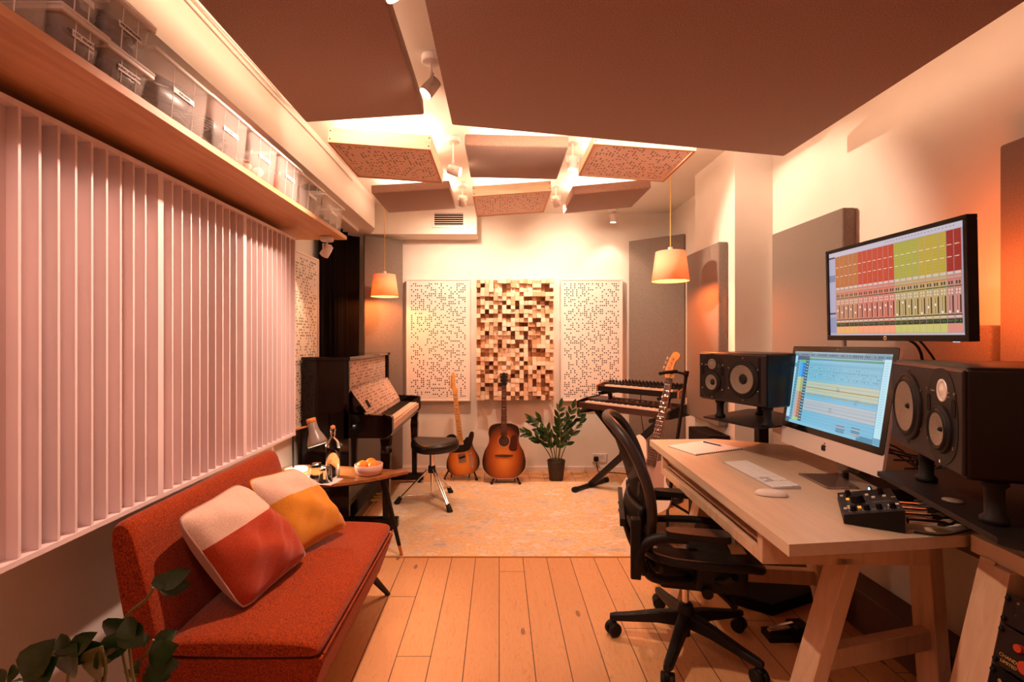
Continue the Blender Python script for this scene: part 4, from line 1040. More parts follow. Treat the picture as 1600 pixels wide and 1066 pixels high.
h = MB(); h.prism(smooth2([(-0.021, 0.80), (0.021, 0.80), (0.022, 0.825), (0.012, 0.85), (0.016, 0.93), (0.020, 0.965), (0.002, 0.985), (-0.018, 0.965), (-0.022, 0.93), (-0.038, 0.86), (-0.036, 0.835), (-0.022, 0.818)], 50), -0.006, 0.009, M=XZ)
hd = h.build('headstock', M['maple'], t, bevel=0.002)
tn = MB()
for k in range(6): tuner(tn, -0.024 + 0.002 * k, -0.004, 0.838 + k * 0.021, -1)
tn.build('tuners', M['chrome'], hd)
sg = MB()
for k in range(6): sg.cyl(((k - 2.5) * 0.0095, -0.012, 0.125), ((k - 2.5) * 0.0066, -0.010, 0.80), 0.0005, n=4)
sg.build('strings', M['chrome'], t)

# ------------------------------------------------------------------ zz plant
t = thing('potted_plant', 'dark green potted plant on the floor between acoustic guitar and synthesizers', 'plant', (0.546, 4.66, 0))
MB().lathe([(0, 0), (0.060, 0), (0.066, 0.01), (0.086, 0.18), (0.088, 0.19), (0.080, 0.19), (0.077, 0.165), (0, 0.165)], 36).build('pot', M['pot'], t, weld=True)
MB().lathe([(0, 0.168), (0.077, 0.168)], 24).build('soil', M['soil'], t)
def zz(Y, pts, n, Lf, Wf):
    """one arching frond: px-plane control points near depth Y, paired leaflets along its upper part"""
    P3 = curve_pts([(x, y, z) for x, y, z in pts], 26)
    st_ = MB().tube(P3, [0.006 - 0.004 * i / 26 for i in range(27)], 7)
    lf_ = MB()
    for k in range(n):
        f_ = 0.40 + 0.54 * k / (n - 1) + rr.uniform(-0.04, 0.04); i = min(int(f_ * 26), 25); p = P3[i]; d = (P3[i + 1] - P3[i]).normalized()
        side = d.cross(Vector((0.15, -1, 0.3))).normalized()
        for s_ in (1, -1):
            sc = 1 - 0.35 * abs(f_ - 0.6)
            if rr.random() < 0.12: continue
            dv = (d * rr.uniform(0.6, 1.2) + side * s_ * rr.uniform(0.3, 0.8) + Vector((rr.uniform(-0.2, 0.2), rr.uniform(-0.5, 0.5), rr.uniform(-0.1, 0.2)))).normalized()
            leaf_mb(lf_, p, dv, (rr.uniform(-0.4, 0.4), -1, 0.5), Lf * sc, Wf * sc, curl=0.12)
    leaf_mb(lf_, P3[-1], (P3[-1] - P3[-3]), (0, -1, 0.5), Lf, Wf)
    f__ = st_.build('frond', M['stem'], t); lf_.build('leaflets', M['leaf'], f__, fix=False)
fronds = [
    [(-0.03, 0, 0.17), (-0.10, -0.02, 0.30), (-0.20, -0.03, 0.41), (-0.30, -0.03, 0.46)],
    [(-0.02, 0.02, 0.17), (-0.06, 0.03, 0.33), (-0.14, 0.03, 0.46), (-0.23, 0.02, 0.56)],
    [(-0.01, -0.02, 0.17), (-0.03, -0.05, 0.32), (-0.08, -0.07, 0.46), (-0.15, -0.08, 0.58)],
    [(0.0, 0.02, 0.17), (0.01, 0.05, 0.36), (0.015, 0.06, 0.52), (0.045, 0.06, 0.68)],
    [(0.02, 0.0, 0.17), (0.05, 0.0, 0.36), (0.10, 0.0, 0.52), (0.155, 0.0, 0.68)],
    [(0.03, -0.02, 0.17), (0.08, -0.04, 0.32), (0.15, -0.05, 0.45), (0.22, -0.05, 0.56)],
    [(0.02, 0.02, 0.17), (0.06, 0.05, 0.34), (0.13, 0.06, 0.50), (0.24, 0.05, 0.63)],
    [(0.01, -0.03, 0.17), (0.02, -0.06, 0.30), (0.03, -0.08, 0.42), (0.02, -0.09, 0.53)],
    [(-0.02, -0.01, 0.17), (-0.05, -0.03, 0.28), (-0.09, -0.05, 0.38), (-0.13, -0.06, 0.44)],
]
for pts in fronds: zz(4.66, pts, 5, 0.105, 0.042)

# ------------------------------------------------------------------ wall socket and plug
t = thing('wall_socket', 'white double wall socket low on the back wall beside the plant', 'socket', (1.03, 5.0, 0.13))
MB().bx(-0.073, 0.073, -0.012, 0, -0.043, 0.043).build('face_plate', M['white'], t, bevel=0.003)
MB().bx(-0.02, -0.008, -0.016, -0.012, 0.018, 0.034).bx(0.008, 0.02, -0.016, -0.012, 0.018, 0.034).build('switches', M['ivory'], t)
MB().box((0.040, -0.0125, 0.012), (0.004, 0.001, 0.009)).box((0.030, -0.0125, -0.006), (0.009, 0.001, 0.004)).box((0.050, -0.0125, -0.006), (0.009, 0.001, 0.004)).build('pin_slots', M['black'], t)
t = thing('power_plug', 'black mains plug and lead in the wall socket beside the plant', 'plug', (0.99, 4.986, 0.125))
MB().box((0, -0.018, 0), (0.046, 0.034, 0.048)).build('plug_body', M['black'], t, bevel=0.008, seg=3)
MB().tube(curve_pts([(0, -0.03, -0.02), (0.005, -0.04, -0.07), (0.02, -0.05, -0.118), (0.08, -0.08, -0.12), (0.2, -0.1, -0.12), (0.38, -0.2, -0.12), (0.5, -0.35, -0.12)], 30), 0.0045, 7).build('lead', M['cable'], t)

# ------------------------------------------------------------------ keyboards on their stand
kd = Vector((1.296 - 0.712, 3.744 - 4.40, 0)); KL = kd.length; ka = math.atan2(kd.y, kd.x)   # direction along the front edge
t = thing('keyboard_stand', 'black double braced cross frame stand carrying the two synthesizers', 'keyboard stand', (1.10, 4.17, 0), ka)
for s_ in (1, -1):
    l = MB().beam((-0.36 * s_, -0.02 * s_, 0.035), (0.34 * s_, -0.02 * s_, 0.70), 0.022, 0.045).beam((-0.36 * s_, 0.02 - 0.07 * s_, 0.035), (0.34 * s_, 0.02 - 0.07 * s_, 0.70), 0.022, 0.045)
    g = l.build('leg', M['darkmetal'], t)
    b_ = MB().cyl((-0.37 * s_, -0.25, 0.025), (-0.37 * s_, 0.20, 0.025), 0.020, n=12).build('foot_bar', M['darkmetal'], g)
    for y in (-0.25, 0.20): MB().cyl((-0.37 * s_, y - 0.02, 0.025), (-0.37 * s_, y + 0.02, 0.025), 0.025, n=12).build('rubber_end', M['rubber'], b_)
    MB().cyl((0.34 * s_, -0.20, 0.712), (0.34 * s_, 0.16, 0.712), 0.018, n=12).build('support_arm', M['darkmetal'], t)
    MB().beam((0.20 * s_, 0.13, 0.56), (0.30 * s_, 0.16, 0.858), 0.022, 0.03).cyl((0.29 * s_, 0.0, 0.862), (0.29 * s_, 0.34, 0.862), 0.015, n=12).build('upper_arm', M['darkmetal'], t)
MB().cyl((0, -0.06, 0.37), (0, 0.06, 0.37), 0.045, n=18).build('pivot', M['darkmetal'], t)
def synth(name, label, loc, L_, D_, H_, body, cheek, knobs, strips, keyw):
    t = thing(name, label, 'keyboard', loc, ka)
    MB().prism([(0, 0), (D_, 0), (D_, H_), (D_ * 0.42, H_ * 0.88), (D_ * 0.42, H_ * 0.60), (0, H_ * 0.60)], 0.015, L_ - 0.015, M=Matrix(((0, 0, 1, 0), (1, 0, 0, 0), (0, 1, 0, 0), (0, 0, 0, 1)))).build('casing', body, t, bevel=0.003)
    for x in (0, L_ - 0.015):
        MB().prism([(-0.004, -0.002), (D_ + 0.003, -0.002), (D_ + 0.003, H_ + 0.008), (D_ * 0.4, H_ * 0.96), (0.01, H_ * 0.74), (-0.004, H_ * 0.66)], x, x + 0.015, M=Matrix(((0, 0, 1, 0), (1, 0, 0, 0), (0, 1, 0, 0), (0, 0, 0, 1)))).build('end_cheek', cheek, t, bevel=0.002)
    x0 = 0.085; n = int((L_ - 0.10 - x0 + 0.05) / keyw); k = MB(); bk = MB()
    for i in range(n):
        k.bx(x0 + i * keyw + 0.0006, x0 + (i + 1) * keyw - 0.0006, 0.006, D_ * 0.41, H_ * 0.60, H_ * 0.60 + 0.014)
        if i and (i % 7) not in (0, 3): bk.bx(x0 + i * keyw - 0.0045, x0 + i * keyw + 0.0045, 0.05, D_ * 0.41, H_ * 0.60 + 0.013, H_ * 0.60 + 0.024)
    k.build('white_keys', M['ivory'], t); bk.build('black_keys', M['black'], t)
    if knobs:
        q = MB(); zt = H_ * 0.94; rk = random.Random(3)
        for i in range(20):
            for j in range(3):
                if i < 3 and j: continue
                x = 0.06 + i * (L_ - 0.12) / 19; y = D_ * (0.52 + 0.18 * j); q.cyl((x, y, H_ * 0.88 + j * 0.002), (x, y, H_ + 0.020 + j * .002), 0.008, 0.006, n=10)
        q.build('knobs', M['black'], t)
    if strips:
        a = MB(); rk = random.Random(9)
        for i in range(26):
            x = 0.17 + i * (L_ - 0.24) / 26
            a.box((x, D_ * (0.60 if i % 2 else 0.74), H_ * 0.955 + (0.004 if not i % 2 else 0.0)), (0.017, 0.012, 0.006), rk.choice([0, 0, 1, 2, 3]))
        a.build('button_rows', [P('lilac_buttons', (0.20, 0.16, 0.22), 0.4), P('red_buttons', (0.55, 0.06, 0.03), 0.4), P('amber_buttons', (0.75, 0.35, 0.08), 0.4), P('cream_buttons', (0.70, 0.58, 0.48), 0.4)], t)
    return t
synth('synthesizer', 'wide dark brown synthesizer on the lower tier of the cross stand', (0.705, 4.405, 0.732), 0.905, 0.32, 0.085, P('brown_casing', (0.055, 0.022, 0.016), 0.4), M['black'], False, True, 0.0172)
synth('synthesizer', 'shorter synthesizer with many knobs and wooden ends on the upper tier', (0.885, 4.425, 0.880), 0.80, 0.24, 0.080, M['black'], M['teak'], True, False, 0.0172)
cb = MB()
for pts in ([(0.98, 4.35, 0.70), (1.06, 4.25, 0.55), (1.2, 4.2, 0.35), (1.35, 4.25, 0.2), (1.5, 4.4, 0.02)], [(1.25, 4.3, 0.86), (1.27, 4.32, 0.6), (1.33, 4.3, 0.3), (1.4, 4.35, 0.02)], [(1.02, 4.36, 0.69), (1.12, 4.28, 0.5), (1.25, 4.3, 0.3), (1.4, 4.45, 0.02)], [(1.70, 4.2, 0.55), (1.60, 4.0, 0.42), (1.45, 3.95, 0.34), (1.3, 4.0, 0.30)]):
    cb.tube(curve_pts(pts, 20), 0.004, 6)
one('keyboard_leads', cb, M['cable'], 'black leads dangling below the two synthesizers', 'cable')

# ------------------------------------------------------------------ white bass on its stand
# local frame: z along the neck, -y the face
nut = Vector((1.215, 3.46, 1.095)); end = Vector((1.04, 3.32, 0.515)); zz_ = (nut - end).normalized()
fn = Vector((-0.55, -0.84, 0)); fn = (fn - zz_ * fn.dot(zz_)).normalized(); yy_ = -fn; xx_ = yy_.cross(zz_)
Mx = Matrix((xx_, yy_, zz_)).transposed().to_4x4(); org = end - zz_ * 0.33; Mx.translation = org
t = thing('bass_guitar', 'white bass guitar with rosewood neck leaning on its stand behind the desk', 'guitar'); t.matrix_world = Mx
bb = smooth2([(0.0, 0.0), (0.11, 0.015), (0.165, 0.08), (0.160, 0.16), (0.115, 0.23), (0.120, 0.30), (0.150, 0.37), (0.145, 0.42), (0.10, 0.40), (0.06, 0.345), (0.03, 0.33),
              (-0.03, 0.34), (-0.05, 0.40), (-0.07, 0.46), (-0.12, 0.49), (-0.155, 0.44), (-0.145, 0.36), (-0.115, 0.27), (-0.135, 0.20), (-0.165, 0.12), (-0.15, 0.04), (-0.08, 0.0)], 110)
MB().prism(bb, 0, 0.044, M=XZ).build('body', P('olympic_white', (0.78, 0.62, 0.50), 0.25, coat=0.4), t, bevel=0.008, seg=3)
MB().prism(smooth2([(-0.10, 0.40), (-0.04, 0.34), (0.03, 0.34), (0.10, 0.35), (0.10, 0.25), (0.12, 0.12), (0.05, 0.12), (0.0, 0.20), (-0.08, 0.27)], 50), -0.003, 0, M=XZ).build('pickguard', M['mauve'], t)
nk = MB(); nk.prism([(-0.031, 0.32), (0.031, 0.32), (0.021, 0.925), (-0.021, 0.925)], -0.006, 0.020, M=XZ); g = nk.build('neck', M['maple'], t, bevel=0.005)
MB().prism([(-0.0305, 0.30), (0.0305, 0.30), (0.0205, 0.925), (-0.0205, 0.925)], -0.012, -0.006, M=XZ).build('fretboard', M['rose'], g)
fr = MB(); frets(fr, 0.31, 0.925, 0.060, 0.042, -0.0125, 20, 0.925)
for z in (0.80, 0.74, 0.68, 0.63, 0.55, 0.47): fr.box((0, -0.0125, z), (0.009, 0.001, 0.009))
fr.build('frets', M['chrome'], g)
h = MB(); h.prism(smooth2([(-0.021, 0.925), (0.021, 0.925), (0.030, 0.95), (0.014, 0.99), (0.018, 1.05), (0.034, 1.075), (0.040, 1.105), (0.018, 1.125), (-0.010, 1.115), (-0.028, 1.05), (-0.040, 0.97), (-0.032, 0.945)], 60), -0.006, 0.010, M=XZ)
hd = h.build('headstock', M['maple'], t, bevel=0.002)
tn = MB()
for k in range(4):
    z = 0.965 + k * 0.036; x = -0.024 + k * 0.006
    tn.cyl((x + 0.006, -0.016, z), (x + 0.006, 0.0, z), 0.007, n=10); tn.cyl((x - 0.012, 0.006, z), (x - 0.032, 0.006, z), 0.003, n=6); tn.cyl((x - 0.034, 0.006, z - 0.010), (x - 0.034, 0.006, z + 0.010), 0.008, n=10)
tn.build('tuners', M['chrome'], hd)
sg = MB()
for k in range(4): sg.cyl(((k - 1.5) * 0.016, -0.018, 0.08), ((k - 1.5) * 0.010, -0.014, 0.93), 0.0009, n=4)
sg.build('strings', M['chrome'], t)
t = thing('guitar_stand', 'tall black hanging stand holding the white bass guitar by its neck', 'guitar stand', (1.24, 3.58, 0))
MB().tube([(0.0, 0.0, 0.10), (0.165, 0.07, 1.09)], 0.013, 12).build('pole', M['darkmetal'], t)
MB().cyl((0.160, 0.068, 1.07), (0.168, 0.071, 1.11), 0.018, n=14).build('collar', M['black'], t)
MB().tube([(0.165, 0.07, 1.085), (0.10, -0.02, 1.10), (0.02, -0.10, 1.115)], 0.009, 10).build('neck_arm', M['darkmetal'], t)
MB().tube(curve_pts([(-0.10, -0.13, 1.105), (-0.08, -0.16, 1.115), (-0.01, -0.13, 1.118), (0.03, -0.09, 1.118), (0.03, -0.04, 1.115)], 14), 0.013, 10).build('yoke', M['rubber'], t)
for (x, y) in ((-0.28, 0.15), (-0.10, -0.28), (0.22, 0.10)):
    g = MB().tube([(0, 0, 0.16), (x, y, 0.018)], 0.010, 10).build('leg', M['darkmetal'], t)
    MB().cyl((x * 0.95, y * 0.95, 0.020), (x * 1.06, y * 1.06, 0.018), 0.018, n=12).build('rubber_foot', M['rubber'], g)
one('floor_equipment_box', MB().bx(1.40, 1.54, 3.24, 3.60, 0, 0.705), M['black'], 'slim black equipment box standing against the pillar behind the desk', 'box', bevel=0.005)
# ------------------------------------------------------------------ desk
DZ = 0.75
t = thing('studio_desk', 'large whitewashed timber studio desk on trestle legs with a shallow tray', 'desk', (0, 0, 0))
top = [(0.846, 1.420), (1.425, 1.487), (1.70, 1.60), (1.72, 2.70), (1.50, 2.83), (1.30, 2.925), (0.898, 2.904)]
MB().prism(top, DZ - 0.036, DZ).build('desk_top', M['desk'], t, bevel=0.002)
tr = MB()
f0, f1 = Vector((0.905, 2.70, 0)), Vector((0.878, 1.62, 0)); dd = (f1 - f0).normalized(); nn = Vector((dd.y, -dd.x, 0))   # nn points into the desk
if nn.x < 0: nn = -nn
def tb(o, z0, z1, w_, a=0.0, b=1.0):
    p = f0.lerp(f1, a) + nn * (o + w_ / 2); q = f0.lerp(f1, b) + nn * (o + w_ / 2)
    tr.beam(p + Vector((0, 0, (z0 + z1) / 2)), q + Vector((0, 0, (z0 + z1) / 2)), w_, z1 - z0)
tb(0.00, 0.600, 0.622, 0.55); tb(0.0, 0.622, 0.636, 0.022); tb(0.03, 0.640, 0.650, 0.45)
tb(0.05, 0.655, 0.661, 0.40); tb(0.03, 0.668, 0.680, 0.45)
for a in (0.0, 0.985): tb(0.0, 0.600, 0.716, 0.55, a, a + 0.015)
tr.build('tray', M['deskleg'], t, bevel=0.001)
cl = MB()
for a in (0.002, 0.985):
    p = f0.lerp(f1, a) + nn * 0.012; MB().box((p.x, p.y, 0.652), (0.03, 0.03, 0.10), rot=(0, 0, math.atan2(dd.y, dd.x))).build('tray_stop', M['deskleg'], t, bevel=0.002)
def trestle(pa, pb, ta, tb_, w_, th, zs, far=False):
    g = MB().beam(pa, ta, th, w_, up=(0, 1, 0)).build('leg', M['deskleg'], t, bevel=0.003)
    g = MB().beam(pb, tb_, th, w_, up=(0, 1, 0)).build('leg', M['deskleg'], t, bevel=0.003)
    a = Vector(pa).lerp(Vector(ta), zs / 0.714); b = Vector(pb).lerp(Vector(tb_), zs / 0.714)
    MB().beam(a, b, 0.045, 0.07).build('stretcher', M['deskleg'], t, bevel=0.002)
    MB().beam(ta, tb_, 0.05, 0.05).build('head_rail', M['deskleg'], t, bevel=0.002)
trestle((1.035, 1.70, 0.0), (1.640, 1.83, 0.0), (1.235, 1.70, 0.69), (1.590, 1.83, 0.69), 0.10, 0.05, 0.24)
trestle((0.915, 2.50, 0.0), (1.62, 2.42, 0.0), (1.08, 2.50, 0.69), (1.50, 2.44, 0.69), 0.09, 0.05, 0.17)

one('sticky_note', MB().box((1.44, 1.545, DZ + 0.0008), (0.075, 0.045, 0.001), rot=(0, 0, 0.35)), M['paper'], 'small white paper note lying by the near edge of the studio desk', 'note')
# notepad and pen
t = thing('notepad', 'white spiral notepad lying open at the far end of the desk', 'notepad', (0, 0, DZ))
pp = [(0.944, 2.715), (1.012, 2.505), (1.322, 2.645), (1.205, 2.85)]
MB().prism(pp, 0.0, 0.006).build('pages', M['paper'], t, bevel=0.001)
MB().prism([(x * 1.0 + (x - 1.13) * 0.01, y + (y - 2.68) * 0.01) for x, y in pp], 0.0, 0.0015).build('cover', M['ink'], t)
sp_ = MB()
for k in range(22):
    a = Vector((1.018, 2.508, 0.004)).lerp(Vector((1.318, 2.643, 0.004)), k / 21)
    sp_.tube([(a.x + 0.004 * math.cos(q) * 0.4, a.y + 0.005 * math.cos(q), a.z + 0.005 * math.sin(q)) for q in [2 * PI * j / 8 for j in range(9)]], 0.0007, 4)
sp_.build('spiral_wire', M['darkmetal'], t)
t = thing('pen', 'dark pen lying on the white spiral notepad', 'pen', (1.205, 2.745, DZ + 0.010))
MB().tube([(-0.03, 0.05, 0), (0.022, -0.055, 0)], 0.0042, 10).build('barrel', P('pen_blue', (0.03, 0.03, 0.07), 0.3), t)
MB().tube([(0.022, -0.055, 0), (0.028, -0.067, 0)], [0.0042, 0.001], 10).build('nib', M['chrome'], t)
# keyboard
ku = Vector((1.090 - 1.083, 1.936 - 2.358, 0)).normalized(); kv = Vector((-ku.y, ku.x, 0))
if kv.x < 0: kv = -kv
Mk = Matrix((ku, kv, Vector((0, 0, 1)))).transposed().to_4x4(); Mk.translation = (1.083, 2.358, DZ)
t = thing('computer_keyboard', 'slim white full size computer keyboard on the desk', 'keyboard'); t.matrix_world = Mk
MB().prism([(0, 0), (0.115, 0), (0.115, 0.011), (0, 0.0035)], 0, 0.419, M=Matrix(((0, 0, 1, 0), (1, 0, 0, 0), (0, 1, 0, 0), (0, 0, 0, 1)))).build('keyboard_body', P('keyboard_aluminium', (0.50, 0.46, 0.45), 0.4, metal=0.2), t, bevel=0.0015)
k = MB(); TL_ = math.atan2(0.0075, 0.115)
for r_ in range(6):
    y = 0.012 + r_ * 0.0185; x = 0.006
    row = []
    if r_ == 0: row = [1.0, 1, 1, 1.25, 5.0, 1.25, 1, 1, 1, 0.3, 1, 1, 1, 0.3, 2, 1, 1]
    elif r_ == 1: row = [2.25] + [1] * 10 + [2.75, 0.3, -1, 1, -1, 0.3, 1, 1, 1, 1]
    elif r_ == 2: row = [1.75] + [1] * 11 + [2.25, 0.3, -3, 0.3, 1, 1, 1, 1]
    elif r_ == 3: row = [1.5] + [1] * 12 + [1.5, 0.3, 1, 1, 1, 0.3, 1, 1, 1, 1]
    else: row = [1] * 13 + [2, 0.3, 1, 1, 1, 0.3, 1, 1, 1, 1]
    if r_ == 0: row = [1.5, 1, 1.25, 6.2, 1.25, 1, 1.5, 1.3, 0.3, 1, 1, 1, 0.3, 2, 1, 1]
    tot = sum(abs(q) for q in row); u_ = 0.407 / tot
    for q in row:
        w_ = abs(q) * u_
        if q >= 1: k.box((x + w_ / 2, y, 0.0058 + y * 0.0652), (w_ - 0.003, 0.0155, 0.003), rot=(TL_, 0, 0))
        x += w_
k.build('keycaps', P('keycap_white', (0.92, 0.87, 0.86), 0.4), t, bevel=0.0006)
# mouse
t = thing('computer_mouse', 'low white computer mouse on the desk nearer than the keyboard', 'mouse', (1.045, 1.868, DZ), R(-14))
m_ = MB()
def mo(u, v):
    th = 2 * PI * u; a = math.sin(v * PI / 2); b = math.cos(v * PI / 2)
    return (0.0565 * math.copysign(abs(math.cos(th)) ** 0.8, math.cos(th)) * (b ** 0.45), 0.0285 * math.copysign(abs(math.sin(th)) ** 0.8, math.sin(th)) * (b ** 0.5), 0.003 + 0.018 * a - 0.004 * 0)
m_.grid(mo, 40, 12); m_.build('shell', M['white'], t, weld=True)
MB().lathe([(0, 0), (0.027, 0), (0.028, 0.004), (0, 0.004)], 32, sx=1.9, sy=0.95).build('base', M['alu'], t)

# monitor controller
ax = Vector((1.255 - 1.11, 1.80 - 1.56, 0)).normalized(); ay = Vector((ax.y, -ax.x, 0))   # ax runs to the far end, ay to the front right
Mc = Matrix((ax, -ay, Vector((0, 0, 1)))).transposed().to_4x4(); Mc.translation = (1.25, 1.497, DZ)
# local x: away along the unit, local y: towards the listener, z up ; low at the listener side
t = thing('monitor_controller', 'black wedge shaped desktop monitor controller with many knobs', 'audio controller'); t.matrix_world = Mc
DX, DY = 0.265, 0.155
MB().prism([(0, 0.002), (DY, 0.002), (DY, 0.030), (0, 0.072)], 0, DX, M=Matrix(((0, 0, 1, 0), (1, 0, 0, 0), (0, 1, 0, 0), (0, 0, 0, 1)))).build('wedge_case', M['black'], t, bevel=0.002)
sl = math.atan2(-0.042, DY)
def onface(x, y, h=0.0): return Vector((x, y, 0.072 - 0.042 * y / DY + h))
kn = MB()
for i, (x, y, r, h) in enumerate([(0.035, 0.125, .009, .016), (0.035, 0.09, .009, .016), (0.035, 0.058, .009, .016), (0.035, 0.024, .009, .016), (0.13, 0.105, .021, .022), (0.215, 0.125, .009, .018), (0.20, 0.035, .009, .02)]):
    p = onface(x, y); q = onface(x, y, h) + Vector((0, h * 0.27, 0)); MB().cyl(p, q, r, r * 0.86, 16).build('knob', M['blackmat'], t, bevel=0.001)
amb = P('amber_led_button', (0.9, 0.4, 0.05), 0.4, emit=(1, 0.35, 0.03), es=0.8)
for (x, y) in ((0.06, 0.135), (0.08, 0.135), (0.06, 0.146), (0.215, 0.146), (0.165, 0.06), (0.17, 0.03), (0.06, 0.03), (0.20, 0.075)):
    MB().box(onface(x, y, 0.002), (0.010, 0.010, 0.005), rot=(sl, 0, 0)).build('white_button', M['ivory'], t, bevel=0.001)
for (x, y) in ((0.062, 0.108), (0.165, 0.132)): MB().box(onface(x, y, 0.002), (0.011, 0.010, 0.005), rot=(sl, 0, 0)).build('amber_button', amb, t)

mk = MB()
for (x, y, r) in ((0.13, 0.105, 0.028), (0.035, 0.125, 0.0135), (0.035, 0.09, 0.0135), (0.035, 0.058, 0.0135), (0.035, 0.024, 0.0135)):
    for j in range(11):
        a = 2 * PI * j / 13 + 0.6; mk.box(onface(x + r * math.cos(a), y + r * math.sin(a), 0.0004), (0.0018, 0.0018, 0.0006), rot=(sl, 0, 0))
for j in range(9): mk.box(onface(0.115, 0.02 + j * 0.006, 0.0004), (0.0015, 0.003, 0.0006), rot=(sl, 0, 0))
mk.box(onface(0.075, 0.010, 0.0004), (0.014, 0.010, 0.0006), rot=(sl, 0, 0)).box(onface(0.155, 0.008, 0.0004), (0.005, 0.012, 0.0006), rot=(sl, 0, 0))
mk.build('panel_markings', M['label'], t)
# audio interface behind it
t = thing('audio_interface', 'flat grey audio interface with small lit dial behind the black controller', 'audio interface', (1.555, 1.875, DZ), R(-12))
MB().bx(-0.125, 0.10, -0.10, 0.12, 0.004, 0.045).build('case', M['black'], t, bevel=0.004)
MB().bx(-0.131, -0.125, -0.102, 0.122, 0.003, 0.046).build('front_plate', M['grey'], t, bevel=0.002)
MB().cyl((-0.131, -0.045, 0.026), (-0.1345, -0.045, 0.026), 0.0125, n=24).build('dial', M['black'], t)
MB().cyl((-0.1345, -0.045, 0.026), (-0.1350, -0.045, 0.026), 0.0085, n=24).build('lit_display', E((0.45, 0.70, 1.0), 1.4), t)
t = thing('rack_unit', 'black box with tiny green light beneath the right speaker shelf', 'audio unit', (1.60, 1.66, DZ), R(-12))
MB().bx(-0.09, 0.10, -0.10, 0.09, 0.002, 0.040).build('case', M['blackmat'], t, bevel=0.003)
MB().box((-0.0905, 0.03, 0.022), (0.001, 0.005, 0.002)).box((-0.0905, 0.04, 0.022), (0.001, 0.004, 0.002)).build('green_lights', E((0.1, 1.0, 0.35), 1.5), t)

# ------------------------------------------------------------------ computer
sTL, sTR, sBR, sBL = Vector((1.428, 2.327, 1.290)), Vector((1.413, 1.731, 1.293)), Vector((1.363, 1.754, 0.964)), Vector((1.378, 2.351, 0.960))
ex = (sTR - sTL + sBR - sBL).normalized(); ez = (sTL - sBL + sTR - sBR); ez = (ez - ex * ez.dot(ex)).normalized(); ey = ez.cross(ex)
if ey.x < 0: ey = -ey
ey = ez.cross(ex).normalized()
cS = (sTL + sTR + sBR + sBL) / 4
Ms = Matrix((ex, ey, ez)).transposed().to_4x4(); Ms.translation = cS      # x along the screen to the viewer's right, -y the face
t = thing('desktop_computer', 'all in one desktop computer showing a blue audio session on the desk', 'computer'); t.matrix_world = Ms
W_, H_ = 0.650, 0.42
def rrect(x0, x1, z0, z1, r, n=6, cor=(1, 1, 1, 1)):
    out = []
    for (cx, cz, s_, k_) in ((x1 - r, z1 - r, 0, 0), (x0 + r, z1 - r, 1, 1), (x0 + r, z0 + r, 2, 2), (x1 - r, z0 + r, 3, 3)):
        for j in range(n + 1):
            a = PI / 2 * (s_ + j / n); out.append((cx + r * math.cos(a), cz + r * math.sin(a)))
    return out
zt, zb = 0.168 + 0.027, -0.168 - 0.027
MB().prism(rrect(-W_ / 2, W_ / 2, zb - 0.078, zt, 0.014), 0.001, 0.012, M=XZ).build('housing', M['alu'], t, bevel=0.001)
bk = MB(); bk.loft([[(x * k_, y, (z + 0.04) * k_ - 0.04) for x, z in rrect(-W_ / 2, W_ / 2, zb - 0.078, zt, 0.02)] for k_, y in ((0.995, 0.012), (0.9, 0.022), (0.6, 0.040), (0.25, 0.052))], 0, True)
bk.build('curved_back', M['alu'], t)
MB().prism(rrect(-W_ / 2 + 0.001, W_ / 2 - 0.001, zb, zt - 0.001, 0.012), -0.0015, 0.001, M=XZ).build('black_bezel', P('bezel_glass', (0.006, 0.005, 0.005), 0.12), t)
MB().cyl((0, -0.0016, 0.182), (0, -0.0020, 0.182), 0.0028, n=12).build('camera_dot', M['grey'], t)
class UI:
    def __init__(s, w_, h): s.q = {}; s.w = w_; s.h = h; s.n = 0
    def r(s, x0, x1, y0, y1, c, d=0):
        """fractions from the top left corner"""
        s.q.setdefault(c, []).append(((x0 - 0.5) * s.w, (x1 - 0.5) * s.w, (0.5 - y1) * s.h, (0.5 - y0) * s.h, d))
    def build(s, name, parent, y, es):
        mb = MB(); mats = []
        for i, (c, L_) in enumerate(s.q.items()):
            mats.append(E(c, es))
            for x0, x1, z0, z1, d in L_:
                yy = y - 0.00012 * d; mb.add([(x0, yy, z0), (x1, yy, z0), (x1, yy, z1), (x0, yy, z1)], [(0, 1, 2, 3)], i)
        return mb.build(name, mats, parent, fix=False)
ui = UI(0.597, 0.336); rs = random.Random(4)
BL, BM, BD = (0.20, 0.50, 0.66), (0.12, 0.38, 0.55), (0.02, 0.07, 0.13)
ui.r(0, 1, 0, 1, BL)
ui.r(0, 1, 0, 0.022, (0.25, 0.42, 0.50), 1); ui.r(0, 1, 0.022, 0.06, (0.10, 0.22, 0.30), 1)
for k_ in range(60): ui.r(0.01 + k_ * 0.0163, 0.018 + k_ * 0.0163, 0.030, 0.050, rs.choice([BD, (0.05, 0.13, 0.2), (0.2, 0.34, 0.42)]), 2)
for k_ in range(12): ui.r(0.01 + k_ * 0.018, 0.02 + k_ * 0.018, 0.007, 0.016, BD, 2)
for k_ in range(14): ui.r(0.78 + k_ * 0.015, 0.787 + k_ * 0.015, 0.007, 0.016, BD, 2)
ui.r(0, 0.045, 0.06, 1, (0.35, 0.66, 0.80), 1); ui.r(0, 0.045, 0.16, 0.22, (0.10, 0.34, 0.52), 2); ui.r(0, 0.05, 0.93, 1, (0.05, 0.16, 0.25), 2)
ui.r(0.045, 0.20, 0.06, 0.115, (0.07, 0.12, 0.19), 1)
ui.r(0.045, 0.075, 0.115, 0.96, (0.08, 0.20, 0.30), 1)
NR = 21
